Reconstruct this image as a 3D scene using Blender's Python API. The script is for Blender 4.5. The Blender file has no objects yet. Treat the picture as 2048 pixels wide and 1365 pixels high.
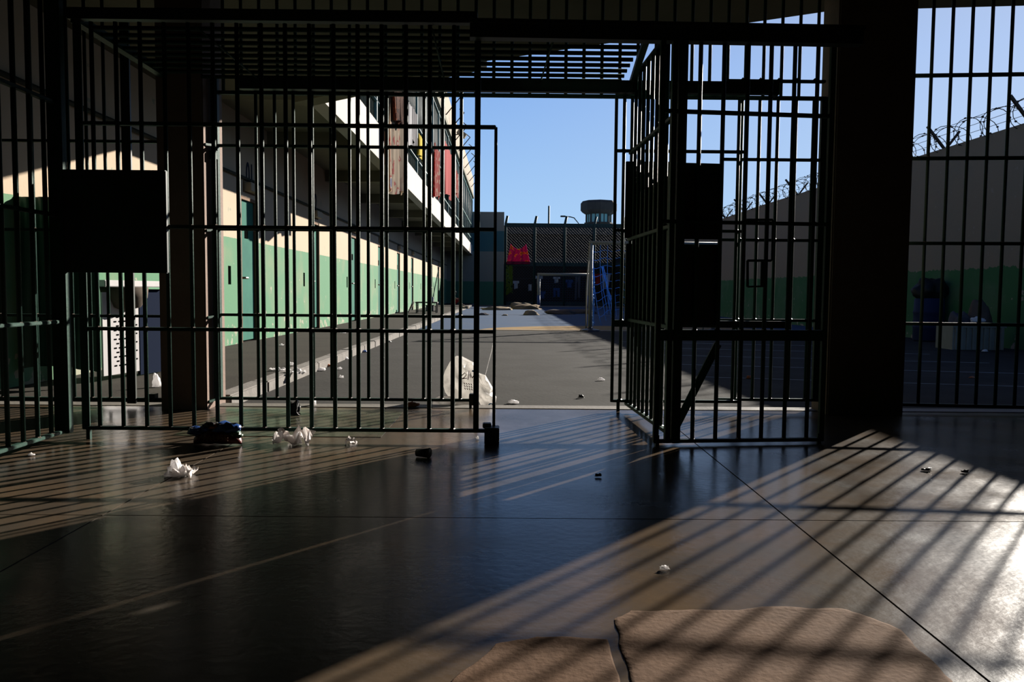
import bpy, bmesh, math, random
from mathutils import Vector, Matrix, noise as mnoise
R = math.radians
C = bpy.context.scene.collection
sc = bpy.context.scene
random.seed(4)

# ------------------------------------------------------------------ camera
CAM = Vector((0, 0, 0.88)); FPX = 1600.0
psi, th, rho = math.atan(9 / FPX), math.atan(99 / FPX), R(0.5)
Fv = Vector((math.sin(psi) * math.cos(th), math.cos(psi) * math.cos(th), -math.sin(th)))
R0 = Vector((math.cos(psi), -math.sin(psi), 0)); U0 = R0.cross(Fv)
Rv = R0 * math.cos(rho) + U0 * math.sin(rho); Uv = U0 * math.cos(rho) - R0 * math.sin(rho)
cd = bpy.data.cameras.new('camera'); cam = bpy.data.objects.new('camera', cd); C.objects.link(cam)
cd.sensor_width = 36; cd.lens = FPX / 2048 * 36; cd.clip_start = 0.05; cd.clip_end = 600
cam.matrix_world = Matrix(((Rv.x, Uv.x, -Fv.x, CAM.x), (Rv.y, Uv.y, -Fv.y, CAM.y), (Rv.z, Uv.z, -Fv.z, CAM.z), (0, 0, 0, 1)))
sc.camera = cam

# ------------------------------------------------------------------ light
AZ, EL = R(39.5), R(20.2)
SUN = Vector((math.sin(AZ) * math.cos(EL), math.cos(AZ) * math.cos(EL), math.sin(EL)))
sd = bpy.data.lights.new('sun', 'SUN'); sd.energy = 15.0; sd.angle = R(0.53); sd.color = (1, 0.93, 0.83)
so = bpy.data.objects.new('sun', sd); C.objects.link(so); so.rotation_euler = (-SUN).to_track_quat('-Z', 'Y').to_euler()
so.location = (20, 24, 15)

w = bpy.data.worlds.new('sky'); sc.world = w; w.use_nodes = True
nt = w.node_tree; nt.nodes.clear()
def wn(t): return nt.nodes.new(t)
tc = wn('ShaderNodeTexCoord'); sep = wn('ShaderNodeSeparateXYZ'); ramp = wn('ShaderNodeValToRGB')
nt.links.new(tc.outputs['Generated'], sep.inputs[0]); nt.links.new(sep.outputs['Z'], ramp.inputs[0])
cr = ramp.color_ramp; cr.elements[0].position = 0; cr.elements[0].color = (0.43, 0.70, 0.93, 1)
cr.elements[1].position = 1; cr.elements[1].color = (0.012, 0.04, 0.15, 1)
for p_, c_ in ((0.09, (0.36, 0.60, 0.92)), (0.26, (0.20, 0.41, 0.84)), (0.45, (0.045, 0.125, 0.38))):
    e = cr.elements.new(p_); e.color = (*c_, 1)
dot = wn('ShaderNodeVectorMath'); dot.operation = 'DOT_PRODUCT'; dot.inputs[1].default_value = SUN
nt.links.new(tc.outputs['Generated'], dot.inputs[0])
mx = wn('ShaderNodeMath'); mx.operation = 'MAXIMUM'; mx.inputs[1].default_value = 0; nt.links.new(dot.outputs['Value'], mx.inputs[0])
pw = wn('ShaderNodeMath'); pw.operation = 'POWER'; pw.inputs[1].default_value = 7; nt.links.new(mx.outputs[0], pw.inputs[0])
ml = wn('ShaderNodeMath'); ml.operation = 'MULTIPLY'; ml.inputs[1].default_value = 0.45; nt.links.new(pw.outputs[0], ml.inputs[0])
glow = wn('ShaderNodeMix'); glow.data_type = 'RGBA'; glow.inputs[7].default_value = (0.80, 0.86, 0.98, 1)
nt.links.new(ml.outputs[0], glow.inputs[0]); nt.links.new(ramp.outputs[0], glow.inputs[6])
bg = wn('ShaderNodeBackground'); bg.inputs[1].default_value = 1.0; out = wn('ShaderNodeOutputWorld')
nt.links.new(glow.outputs[2], bg.inputs[0]); nt.links.new(bg.outputs[0], out.inputs[0])

sc.view_settings.view_transform = 'Standard'; sc.view_settings.look = 'None'
sc.view_settings.gamma = 1; sc.view_settings.exposure = 0.0; sc.view_settings.use_curve_mapping = False
sc.cycles.max_bounces = 8; sc.cycles.diffuse_bounces = 1; sc.cycles.use_denoising = True

# ------------------------------------------------------------------ pixel -> world helpers
def ray(u, v): return Fv * FPX + Rv * (u - 1024) - Uv * (v - 682.5)
def P(u, v, Y):
    d = ray(u, v); return CAM + d * ((Y - CAM.y) / d.y)
def G(u, v, z=0.0):
    d = ray(u, v); return CAM + d * ((z - CAM.z) / d.z)
def PX(u, v, X):
    d = ray(u, v); return CAM + d * ((X - CAM.x) / d.x)
ZO = -0.07                                        # courtyard ground level

# ------------------------------------------------------------------ materials
AK = 0.45                                          # overall paint reflectance
def dim(c): return tuple(x * AK for x in c)
def mat(name, col, rough=0.6, spec=0.5, noise=None, scale=8, detail=6, bump=0, bscale=40, metal=0, rvar=0):
    col = dim(col); noise = dim(noise) if noise else None
    m = bpy.data.materials.new(name); m.use_nodes = True; t = m.node_tree; b = t.nodes['Principled BSDF']
    b.inputs['Base Color'].default_value = (*col, 1); b.inputs['Roughness'].default_value = rough
    b.inputs['Specular IOR Level'].default_value = spec; b.inputs['Metallic'].default_value = metal
    g = t.nodes.new('ShaderNodeNewGeometry')
    if noise or rvar:
        n = t.nodes.new('ShaderNodeTexNoise'); n.inputs['Scale'].default_value = scale; n.inputs['Detail'].default_value = detail
        n.inputs['Roughness'].default_value = 0.65
        t.links.new(g.outputs['Position'], n.inputs['Vector'])
        r = t.nodes.new('ShaderNodeValToRGB'); r.color_ramp.elements[0].position = 0.36; r.color_ramp.elements[1].position = 0.66
        t.links.new(n.outputs['Fac'], r.inputs[0])
        if noise:
            r.color_ramp.elements[0].color = (*col, 1); r.color_ramp.elements[1].color = (*noise, 1)
            t.links.new(r.outputs[0], b.inputs['Base Color'])
        if rvar:
            mr = t.nodes.new('ShaderNodeMapRange'); mr.inputs[1].default_value = 0.3; mr.inputs[2].default_value = 0.7
            mr.inputs[3].default_value = rough; mr.inputs[4].default_value = rough + rvar
            t.links.new(n.outputs['Fac'], mr.inputs[0]); t.links.new(mr.outputs[0], b.inputs['Roughness'])
    if bump:
        n2 = t.nodes.new('ShaderNodeTexNoise'); n2.inputs['Scale'].default_value = bscale; n2.inputs['Detail'].default_value = 5
        t.links.new(g.outputs['Position'], n2.inputs['Vector'])
        bp = t.nodes.new('ShaderNodeBump'); bp.inputs['Strength'].default_value = bump; bp.inputs['Distance'].default_value = 0.02
        t.links.new(n2.outputs['Fac'], bp.inputs['Height']); t.links.new(bp.outputs[0], b.inputs['Normal'])
    return m

def layered(name, layers, rough=0.85, wob=0.03, stain=(0.5, 0.33, 0.2), stain_amt=0.25, chip=None, chip_z=0.0):
    """wall paint in horizontal bands: layers = [(z_top, colour), ..., colour]"""
    layers = [(l[0], dim(l[1])) for l in layers[:-1]] + [dim(layers[-1])]; stain = dim(stain); chip = dim(chip) if chip else None
    m = bpy.data.materials.new(name); m.use_nodes = True; t = m.node_tree; b = t.nodes['Principled BSDF']
    b.inputs['Roughness'].default_value = rough; b.inputs['Specular IOR Level'].default_value = 0.2
    g = t.nodes.new('ShaderNodeNewGeometry'); s = t.nodes.new('ShaderNodeSeparateXYZ'); t.links.new(g.outputs['Position'], s.inputs[0])
    def noise(sc_, det=5):
        n = t.nodes.new('ShaderNodeTexNoise'); n.inputs['Scale'].default_value = sc_; n.inputs['Detail'].default_value = det
        t.links.new(g.outputs['Position'], n.inputs['Vector']); return n.outputs['Fac']
    def math_(op, a, bv):
        k = t.nodes.new('ShaderNodeMath'); k.operation = op
        for i, x in enumerate((a, bv)):
            if isinstance(x, (int, float)): k.inputs[i].default_value = x
            else: t.links.new(x, k.inputs[i])
        return k.outputs[0]
    def mix(f, a, bv):
        k = t.nodes.new('ShaderNodeMix'); k.data_type = 'RGBA'
        t.links.new(f, k.inputs[0])
        for i, x in ((6, a), (7, bv)):
            if isinstance(x, tuple): k.inputs[i].default_value = (*x, 1)
            else: t.links.new(x, k.inputs[i])
        return k.outputs[2]
    zz = math_('ADD', s.outputs['Z'], math_('MULTIPLY', math_('SUBTRACT', noise(9), 0.5), wob * 2))
    col = layers[-1]
    for zt, c in reversed(layers[:-1]):
        col = mix(math_('LESS_THAN', zz, zt), col, c)
    sm = t.nodes.new('ShaderNodeMapRange'); sm.inputs[1].default_value = 0.5; sm.inputs[2].default_value = 0.75; sm.inputs[4].default_value = stain_amt
    t.links.new(noise(1.3, 8), sm.inputs[0]); col = mix(sm.outputs[0], col, stain)
    if chip:
        zlow = t.nodes.new('ShaderNodeMapRange'); zlow.inputs[1].default_value = chip_z; zlow.inputs[2].default_value = chip_z + 0.5
        zlow.inputs[3].default_value = 0.16; zlow.inputs[4].default_value = -0.07
        t.links.new(s.outputs['Z'], zlow.inputs[0])
        f = math_('GREATER_THAN', math_('ADD', noise(6, 8), zlow.outputs[0]), 0.62)
        col = mix(f, col, chip)
    t.links.new(col, b.inputs['Base Color'])
    bp = t.nodes.new('ShaderNodeBump'); bp.inputs['Strength'].default_value = 0.15; bp.inputs['Distance'].default_value = 0.01
    t.links.new(noise(30), bp.inputs['Height']); t.links.new(bp.outputs[0], b.inputs['Normal'])
    return m

def sheer(m, col_socket, amt):
    """let sunlight glow through thin cloth"""
    t = m.node_tree; b = t.nodes['Principled BSDF']; tr = t.nodes.new('ShaderNodeBsdfTranslucent'); mxs = t.nodes.new('ShaderNodeMixShader'); mxs.inputs[0].default_value = amt
    if isinstance(col_socket, tuple): tr.inputs[0].default_value = (*col_socket, 1)
    else: t.links.new(col_socket, tr.inputs[0])
    o = t.nodes['Material Output']; t.links.new(b.outputs[0], mxs.inputs[1]); t.links.new(tr.outputs[0], mxs.inputs[2]); t.links.new(mxs.outputs[0], o.inputs[0])
def spots(name, base, cols, scale=12, rough=0.9, thin=0.55):
    m = bpy.data.materials.new(name); m.use_nodes = True; t = m.node_tree; b = t.nodes['Principled BSDF']
    base = dim(base); cols = [dim(c) for c in cols]
    b.inputs['Roughness'].default_value = rough; b.inputs['Specular IOR Level'].default_value = 0.15
    tx = t.nodes.new('ShaderNodeTexCoord'); v = t.nodes.new('ShaderNodeTexNoise'); v.inputs['Scale'].default_value = scale; v.inputs['Detail'].default_value = 1.5
    t.links.new(tx.outputs['Object'], v.inputs['Vector']); r = t.nodes.new('ShaderNodeValToRGB'); r.color_ramp.interpolation = 'CONSTANT'
    r.color_ramp.elements[0].color = (*base, 1); r.color_ramp.elements[1].position = 0.52; r.color_ramp.elements[1].color = (*cols[0], 1)
    for i, c in enumerate(cols[1:]):
        e = r.color_ramp.elements.new(0.58 + 0.05 * i); e.color = (*c, 1)
    t.links.new(v.outputs['Fac'], r.inputs[0]); t.links.new(r.outputs[0], b.inputs['Base Color'])
    sheer(m, r.outputs[0], thin)
    return m

def plastic(name, col, trans=0.3, rough=0.35, tcol=None):
    col = dim(col); tcol = dim(tcol) if tcol else None
    m = bpy.data.materials.new(name); m.use_nodes = True; t = m.node_tree; b = t.nodes['Principled BSDF']
    b.inputs['Base Color'].default_value = (*col, 1); b.inputs['Roughness'].default_value = rough
    tr = t.nodes.new('ShaderNodeBsdfTranslucent'); tr.inputs[0].default_value = (*(tcol or col), 1)
    mxs = t.nodes.new('ShaderNodeMixShader'); mxs.inputs[0].default_value = trans
    o = t.nodes['Material Output']; t.links.new(b.outputs[0], mxs.inputs[1]); t.links.new(tr.outputs[0], mxs.inputs[2]); t.links.new(mxs.outputs[0], o.inputs[0])
    return m

M = {}
M['iron'] = mat('iron_paint', (0.042, 0.105, 0.082), 0.55, 0.10, noise=(0.03, 0.075, 0.055), scale=14, bump=0.1, bscale=60)
M['iron_dark'] = mat('iron_paint_dark', (0.022, 0.05, 0.04), 0.5, 0.4, noise=(0.03, 0.03, 0.022), scale=9)
M['weld'] = mat('weld_metal', (0.16, 0.12, 0.09), 0.45, 0.5)
M['pillar'] = mat('pillar_paint', (0.36, 0.25, 0.20), 0.8, 0.2, noise=(0.31, 0.21, 0.165), scale=4, bump=0.15)
M['inner_wall'] = mat('inner_wall_paint', (0.05, 0.045, 0.035), 0.9, 0.2, noise=(0.04, 0.04, 0.03), scale=2)
M['ceil'] = mat('ceiling_concrete', (0.13, 0.12, 0.075), 0.9, 0.2, noise=(0.11, 0.10, 0.06), scale=2, bump=0.1)
M['slab'] = mat('polished_concrete', (0.150, 0.103, 0.064), 0.17, 0.125, noise=(0.070, 0.060, 0.049), scale=1.7, detail=9, bump=0.05, bscale=30, rvar=0.13)
M['joint'] = mat('floor_base', (0.06, 0.05, 0.042), 0.95, 0.1)
M['patch'] = mat('cement_patch', (0.20, 0.118, 0.072), 0.9, 0.06, noise=(0.15, 0.088, 0.055), scale=5, bump=0.16, bscale=60)
M['cagefloor'] = mat('green_floor_paint', (0.075, 0.095, 0.06), 0.16, 0.10, noise=(0.105, 0.078, 0.052), scale=3.5, rvar=0.2, bump=0.05)
M['sill'] = mat('sill_concrete', (0.27, 0.24, 0.20), 0.7, 0.3, noise=(0.20, 0.18, 0.15), scale=10, bump=0.15)
M['asphalt'] = mat('courtyard_concrete', (0.075, 0.071, 0.064), 0.9, 0.06, noise=(0.056, 0.053, 0.048), scale=1.4, detail=10, bump=0.2, bscale=25, rvar=0.15)
M['blue'] = mat('blue_court_paint', (0.075, 0.135, 0.25), 0.9, 0.05, noise=(0.095, 0.145, 0.235), scale=0.7, detail=9)
M['yellow'] = mat('yellow_court_paint', (0.50, 0.33, 0.14), 0.9, 0.05, noise=(0.40, 0.27, 0.13), scale=2)
M['line'] = mat('white_line_paint', (0.42, 0.44, 0.46), 0.8, 0.2, noise=(0.25, 0.27, 0.30), scale=3)
M['tan'] = mat('tan_court_paint', (0.33, 0.26, 0.18), 0.8, 0.2)
M['kerb'] = mat('kerb_concrete', (0.40, 0.37, 0.34), 0.9, 0.06, noise=(0.30, 0.28, 0.26), scale=5, bump=0.2)
M['walk'] = mat('walkway_concrete', (0.09, 0.08, 0.066), 0.9, 0.05, noise=(0.07, 0.062, 0.053), scale=1.6, detail=9, bump=0.15)
GREEN, CREAM = (0.125, 0.33, 0.175), (0.72, 0.56, 0.40)
M['cellwall'] = layered('cell_wall_paint', [(1.66, GREEN), CREAM], stain=(0.60, 0.40, 0.27), stain_amt=0.3, wob=0.012, chip=(0.46, 0.46, 0.34), chip_z=-0.08)
M['rightwall'] = layered('yard_wall_paint', [(1.40, (0.06, 0.22, 0.085)), (0.40, 0.34, 0.26)], stain=(0.30, 0.32, 0.27), stain_amt=0.35, wob=0.09, chip=(0.45, 0.40, 0.34), chip_z=-0.3)
M['endwall'] = layered('end_wall_paint', [(1.55, (0.10, 0.26, 0.15)), (3.6, (0.42, 0.38, 0.31)), (5.0, (0.09, 0.22, 0.24)), (0.48, 0.43, 0.36)], stain_amt=0.1, wob=0.004)
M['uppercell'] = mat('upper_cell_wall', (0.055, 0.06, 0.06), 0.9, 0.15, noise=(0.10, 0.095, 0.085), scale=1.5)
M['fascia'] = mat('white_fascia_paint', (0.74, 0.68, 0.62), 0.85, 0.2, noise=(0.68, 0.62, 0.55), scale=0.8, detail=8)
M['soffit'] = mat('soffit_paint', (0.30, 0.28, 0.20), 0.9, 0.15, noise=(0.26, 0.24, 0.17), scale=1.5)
M['parapet'] = mat('parapet_paint', (0.62, 0.50, 0.38), 0.9, 0.15, noise=(0.55, 0.44, 0.34), scale=0.8)
M['door'] = mat('teal_steel_door', (0.05, 0.20, 0.155), 0.85, 0.08, noise=(0.065, 0.25, 0.18), scale=2.5)
M['reveal'] = mat('door_frame_rust', (0.30, 0.16, 0.09), 0.85, 0.2, noise=(0.20, 0.13, 0.08), scale=4)
M['black'] = mat('black_void', (0.005, 0.005, 0.005), 1.0, 0.0)  # flat black painted as the dark inside wall slots, door hatches and panel slots
M['conduit'] = mat('grey_green_conduit', (0.07, 0.075, 0.06), 0.8, 0.2)
M['lampbox'] = mat('door_lamp_case', (0.52, 0.42, 0.28), 0.6, 0.3)
M['digit'] = mat('stencil_blue', (0.035, 0.05, 0.09), 0.8, 0.1)
M['rail_green'] = mat('balcony_rail_green', (0.035, 0.10, 0.09), 0.5, 0.4)
M['tube_green'] = mat('balcony_tube_teal', (0.10, 0.24, 0.23), 0.45, 0.4)
M['goal'] = mat('goal_post_paint', (0.36, 0.36, 0.31), 0.6, 0.3, noise=(0.42, 0.38, 0.30), scale=10)
M['goal_blue'] = mat('goal_post_blue', (0.08, 0.15, 0.36), 0.6, 0.3)
M['net'] = mat('blue_net_cord', (0.16, 0.50, 1.3), 0.7, 0.2)
M['net_dark'] = mat('dark_net_cord', (0.04, 0.07, 0.14), 0.8, 0.2)
M['fence'] = mat('fence_green', (0.02, 0.06, 0.05), 0.6, 0.3)
M['wire'] = mat('fence_wire', (0.08, 0.08, 0.08), 0.7, 0.2)
M['farwall'] = mat('far_wall_brick', (0.05, 0.037, 0.03), 0.95, 0.05, noise=(0.036, 0.028, 0.024), scale=1.2, detail=8)
M['farcap'] = mat('far_wall_cap', (0.075, 0.064, 0.06), 0.95, 0.1)
M['tower'] = mat('tower_concrete', (0.13, 0.10, 0.085), 0.95, 0.1, noise=(0.10, 0.08, 0.07), scale=2)
M['teal_glass'] = mat('tower_window_teal', (0.25, 0.60, 0.56), 0.15, 0.6)
M['razor'] = mat('razor_wire_steel', (0.07, 0.066, 0.06), 0.8, 0.1)
M['rust'] = mat('rusty_post', (0.055, 0.04, 0.032), 0.8, 0.2)
M['white'] = mat('white_enamel', (0.74, 0.70, 0.70), 0.4, 0.4, noise=(0.66, 0.63, 0.64), scale=5)
M['navy'] = mat('navy_panel', (0.010, 0.018, 0.045), 0.9, 0.03)
M['tarp'] = mat('green_tarpaulin', (0.03, 0.14, 0.09), 0.4, 0.4, noise=(0.02, 0.09, 0.06), scale=6)
M['bagwhite'] = plastic('white_carrier_plastic', (1.6, 1.55, 1.5), 0.66, 0.4, (1.75, 1.7, 1.63))
M['clear'] = plastic('clear_film', (2.0, 1.92, 1.88), 0.75, 0.15)
M['paper'] = plastic('white_paper', (1.9, 1.86, 1.86), 0.55, 0.8)
M['red_ink'] = mat('red_print', (0.22, 0.03, 0.035), 0.6, 0.2)
M['blue_ink'] = mat('blue_print', (0.03, 0.25, 0.60), 0.6, 0.2)
M['redfilm'] = mat('red_wrapper', (0.16, 0.018, 0.015), 0.3, 0.5)
M['bluefilm'] = mat('blue_wrapper', (0.04, 0.12, 0.42), 0.25, 0.5)
M['greenfilm'] = mat('green_wrapper', (0.02, 0.09, 0.03), 0.3, 0.5)
M['orange'] = mat('orange_scrap', (0.65, 0.22, 0.08), 0.6, 0.3)
M['darkscrap'] = mat('dark_scrap', (0.03, 0.022, 0.02), 0.5, 0.4)
M['brown'] = mat('cardboard', (0.30, 0.21, 0.12), 0.9, 0.1, noise=(0.36, 0.27, 0.17), scale=6)
M['sack'] = mat('brown_sack', (0.19, 0.15, 0.12), 0.9, 0.1)
M['blackbag'] = mat('black_bin_bag', (0.015, 0.016, 0.016), 0.6, 0.2)
M['barrel'] = mat('blue_barrel_plastic', (0.018, 0.035, 0.11), 0.7, 0.15)
M['tub'] = mat('pale_plastic_tub', (0.40, 0.42, 0.36), 0.6, 0.3, noise=(0.33, 0.35, 0.29), scale=4)
M['skin'] = mat('skin', (0.40, 0.20, 0.12), 0.6, 0.3)
M['hair'] = mat('black_hair', (0.012, 0.01, 0.009), 0.6, 0.3)
M['redcloth'] = spots('red_cloth', (0.55, 0.035, 0.03), [(0.62, 0.06, 0.04), (0.70, 0.45, 0.35)], 6)
M['red'] = mat('red_plain_cloth', (0.45, 0.03, 0.03), 0.9, 0.1)
M['yellowcloth'] = mat('yellow_cloth', (0.80, 0.58, 0.03), 0.9, 0.1)
M['blanket'] = spots('beige_patterned_blanket', (0.66, 0.52, 0.38), [(0.58, 0.42, 0.30), (0.48, 0.07, 0.06), (0.70, 0.60, 0.5), (0.2, 0.22, 0.40)], 3.2)
M['browncloth'] = spots('brown_cloth', (0.22, 0.10, 0.065), [(0.34, 0.15, 0.10), (0.12, 0.06, 0.05)], 7)
M['pinkcloth'] = spots('pink_orange_cloth', (0.62, 0.05, 0.20), [(0.68, 0.08, 0.22), (0.85, 0.36, 0.03), (0.60, 0.10, 0.04)], 3.4)
M['pinkedge'] = mat('crimson_border', (0.32, 0.02, 0.06), 0.9, 0.1)
M['lime'] = spots('lime_cloth', (0.42, 0.52, 0.06), [(0.55, 0.62, 0.20), (0.10, 0.20, 0.03)], 4)
M['whitecloth'] = mat('white_cloth', (0.60, 0.58, 0.58), 0.9, 0.1)
M['bluecloth'] = mat('blue_cloth', (0.06, 0.12, 0.30), 0.9, 0.1)
M['greycloth'] = mat('grey_cloth', (0.16, 0.15, 0.16), 0.9, 0.1)
M['tancloth'] = mat('tan_cloth', (0.42, 0.33, 0.22), 0.9, 0.1)

# ------------------------------------------------------------------ mesh builder
class MB:
    def __init__(s): s.v = []; s.f = []
    def add(s, vs, fs):
        n = len(s.v); s.v += [Vector(v) for v in vs]; s.f += [tuple(i + n for i in f) for f in fs]; return s
    def box(s, c, d, rz=0, ax=None):
        hx, hy, hz = d[0] / 2, d[1] / 2, d[2] / 2
        m = ax if ax else Matrix.Rotation(rz, 3, 'Z')
        vs = [Vector(c) + m @ Vector((x * hx, y * hy, z * hz)) for x in (-1, 1) for y in (-1, 1) for z in (-1, 1)]
        return s.add(vs, [(0, 1, 3, 2), (4, 6, 7, 5), (0, 4, 5, 1), (2, 3, 7, 6), (0, 2, 6, 4), (1, 5, 7, 3)])
    def beam(s, a, b, wd, ht):
        a, b = Vector(a), Vector(b); d = (b - a); L = d.length; d.normalize()
        up = Vector((0, 0, 1)) if abs(d.z) < 0.95 else Vector((0, 1, 0))
        x = d.cross(up).normalized(); z = x.cross(d)
        m = Matrix((x, d, z)).transposed()
        return s.box((a + b) / 2, (wd, L, ht), ax=m)
    def tube(s, pts, r, n=6, caps=True):
        pts = [Vector(p) for p in pts]; rs = r if isinstance(r, (list, tuple)) else [r] * len(pts)
        rings = []; px = None
        for i, p in enumerate(pts):
            d = (pts[min(i + 1, len(pts) - 1)] - pts[max(i - 1, 0)]).normalized()
            if px is None:
                px = d.cross(Vector((0, 0, 1)))
                if px.length < 0.05: px = d.cross(Vector((0, 1, 0)))
            px = (px - d * px.dot(d)).normalized(); py = d.cross(px)
            rings.append([p + (px * math.cos(2 * math.pi * k / n) + py * math.sin(2 * math.pi * k / n)) * rs[i] for k in range(n)])
        vs = [q for rg in rings for q in rg]; fs = []
        for i in range(len(pts) - 1):
            for k in range(n):
                fs.append((i * n + k, i * n + (k + 1) % n, (i + 1) * n + (k + 1) % n, (i + 1) * n + k))
        if caps: fs += [tuple(reversed(range(n))), tuple(range((len(pts) - 1) * n, len(pts) * n))]
        return s.add(vs, fs)
    def lathe(s, c, prof, n=16):
        vs = []; fs = []
        for r, z in prof:
            vs += [Vector(c) + Vector((r * math.cos(2 * math.pi * k / n), r * math.sin(2 * math.pi * k / n), z)) for k in range(n)]
        for i in range(len(prof) - 1):
            for k in range(n): fs.append((i * n + k, i * n + (k + 1) % n, (i + 1) * n + (k + 1) % n, (i + 1) * n + k))
        fs += [tuple(reversed(range(n))), tuple(range((len(prof) - 1) * n, len(prof) * n))]
        return s.add(vs, fs)
    def prism(s, poly, z0, z1):
        n = len(poly); vs = [(p[0], p[1], z0) for p in poly] + [(p[0], p[1], z1) for p in poly]
        fs = [tuple(reversed(range(n))), tuple(range(n, 2 * n))] + [(i, (i + 1) % n, n + (i + 1) % n, n + i) for i in range(n)]
        return s.add(vs, fs)
    def mesh(s, name, m, off=Vector(), smooth=False, bevel=0):
        me = bpy.data.meshes.new(name); me.from_pydata([tuple(v - off) for v in s.v], [], s.f)
        if bevel:
            bm = bmesh.new(); bm.from_mesh(me)
            bmesh.ops.bevel(bm, geom=bm.edges[:], offset=bevel, segments=2, affect='EDGES', clamp_overlap=True); bm.to_mesh(me); bm.free()
        bm = bmesh.new(); bm.from_mesh(me); bmesh.ops.recalc_face_normals(bm, faces=bm.faces[:]); bm.to_mesh(me); bm.free()
        if smooth:
            for p in me.polygons: p.use_smooth = True
        me.materials.append(M[m]); return me

def W(o):
    v = Vector()
    while o is not None: v = v + o.location; o = o.parent
    return v
def place(name, me, loc, parent=None):
    o = bpy.data.objects.new(name, me); C.objects.link(o)
    if parent: o.parent = parent; o.location = Vector(loc) - W(parent)
    else: o.location = loc
    return o
def part(name, mb, m, parent, smooth=False, bevel=0, stuff=False):
    c = sum(mb.v, Vector()) / len(mb.v)
    o = place(name, mb.mesh(name, m, c, smooth, bevel), c, parent)
    if stuff: o['kind'] = 'stuff'
    return o
def tag(o, label=None, cat=None, group=None, kind=None):
    if label: o['label'] = label
    if cat: o['category'] = cat
    if group: o['group'] = group
    if kind: o['kind'] = kind
    return o
def thing(name, loc, label, cat, group=None):
    o = bpy.data.objects.new(name, None); C.objects.link(o); o.location = loc; o.empty_display_size = 0.1
    return tag(o, label, cat, group)
def single(name, mb, m, label, cat, group=None, smooth=False, bevel=0):
    c = sum(mb.v, Vector()) / len(mb.v); c.z = min(v.z for v in mb.v)
    return tag(place(name, mb.mesh(name, m, c, smooth, bevel), c), label, cat, group)
def struct(name, mb, m, parent=None, bevel=0):
    o = place(name, mb.mesh(name, m, Vector(), False, bevel), Vector(), parent)
    if parent is None: o['kind'] = 'structure'
    return o

# ================================================================== INTERIOR SHELL
YF, YB = G(640, 882).y, G(640, 816).y                     # front and rear bar screens of the cage
ZC = 3.35                                                 # ceiling
XL, XR, YBK = -4.4, 6.2, -3.4
YS = YB + 0.10                                            # edge of the gallery floor
struct('wall_left', MB().box((XL - 0.12, (YBK + 6.4) / 2, ZC / 2), (0.24, 6.4 - YBK, ZC)), 'inner_wall')
struct('wall_right', MB().box((XR + 0.12, (YBK + 6.4) / 2, ZC / 2), (0.24, 6.4 - YBK, ZC)), 'inner_wall')
struct('wall_back', MB().box(((XL + XR) / 2, YBK - 0.12, ZC / 2), (XR - XL + 0.48, 0.24, ZC)), 'inner_wall')
fl = struct('floor', MB().box(((XL + XR) / 2, (YBK + YS) / 2, -0.056), (XR - XL, YS - YBK, 0.10)), 'joint')
jx = [XL, G(240, 1012).x, G(1760, 1187).x, G(1760, 1187).x + 2.7, XR]
jy = [YBK, -2.2, 0.45, G(1024, 1037).y, YS - 0.09]
for i in range(4):
    for j in range(4):
        x0, x1, y0, y1 = jx[i] + 0.0017, jx[i + 1] - 0.0017, jy[j] + 0.0017, jy[j + 1] - 0.0017
        part('slab', MB().box(((x0 + x1) / 2, (y0 + y1) / 2, -0.02), (x1 - x0, y1 - y0, 0.04)), 'slab', fl, bevel=0.002)
# worn cement repair in the foreground, wavy raised edge
def patch(pxs, seed):
    pts = [G(u, v) for u, v in pxs]; poly = []
    for i, p in enumerate(pts):
        q = pts[(i + 1) % len(pts)]
        for k in range(8):
            a = p.lerp(q, k / 8); nz = mnoise.noise_vector(a * 9 + Vector((seed, 0, 0)))
            poly.append((a.x + nz.x * 0.022, a.y + nz.y * 0.022))
    cx = sum(p[0] for p in poly) / len(poly); cy = sum(p[1] for p in poly) / len(poly)
    mb = MB(); n = len(poly); rings = [(1.0, 0.0), (0.99, 0.003), (0.965, 0.0042), (0.90, 0.0035)]
    vs = [(cx + (x - cx) * s_, cy + (y - cy) * s_, z + (0.0006 * math.sin(i * 1.7) if z else -0.001)) for s_, z in rings for i, (x, y) in enumerate(poly)]
    fs = [(r * n + i, r * n + (i + 1) % n, (r + 1) * n + (i + 1) % n, (r + 1) * n + i) for r in range(3) for i in range(n)] + [tuple(range(3 * n, 4 * n))]
    mb.add(vs, fs)
    o = part('cement_patch', mb, 'patch', fl, smooth=True); o['label'] = 'rough brown cement repair'
patch([(1226, 1240), (1262, 1222), (1400, 1226), (1530, 1214), (1690, 1222), (1745, 1236), (1800, 1262), (1850, 1312), (1905, 1365), (1965, 1440), (1270, 1430), (1240, 1330), (1234, 1280)], 0)
patch([(905, 1365), (985, 1290), (1080, 1272), (1210, 1282), (1228, 1330), (1250, 1430), (860, 1430)], 5)
mbp = MB().box(((G(420, 850).x + G(760, 850).x) / 2, YF + 0.62, 0.001), (1.25, 1.0, 0.004))
o = part('painted_floor_strip', mbp, 'cagefloor', fl); o['label'] = 'worn green floor paint'
struct('trim_1', MB().box(((XL + XR) / 2, YS + 0.005, -0.035), (XR - XL, 0.18, 0.078)), 'sill', bevel=0.008)
# ceiling and the corner canopy beyond it
e_px = [(575, 210), (630, 197), (766, 166), (975, 122), (1310, 70), (1655, 22), (1890, 0)]
edge = [G(u, v, ZC) for u, v in e_px]
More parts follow.
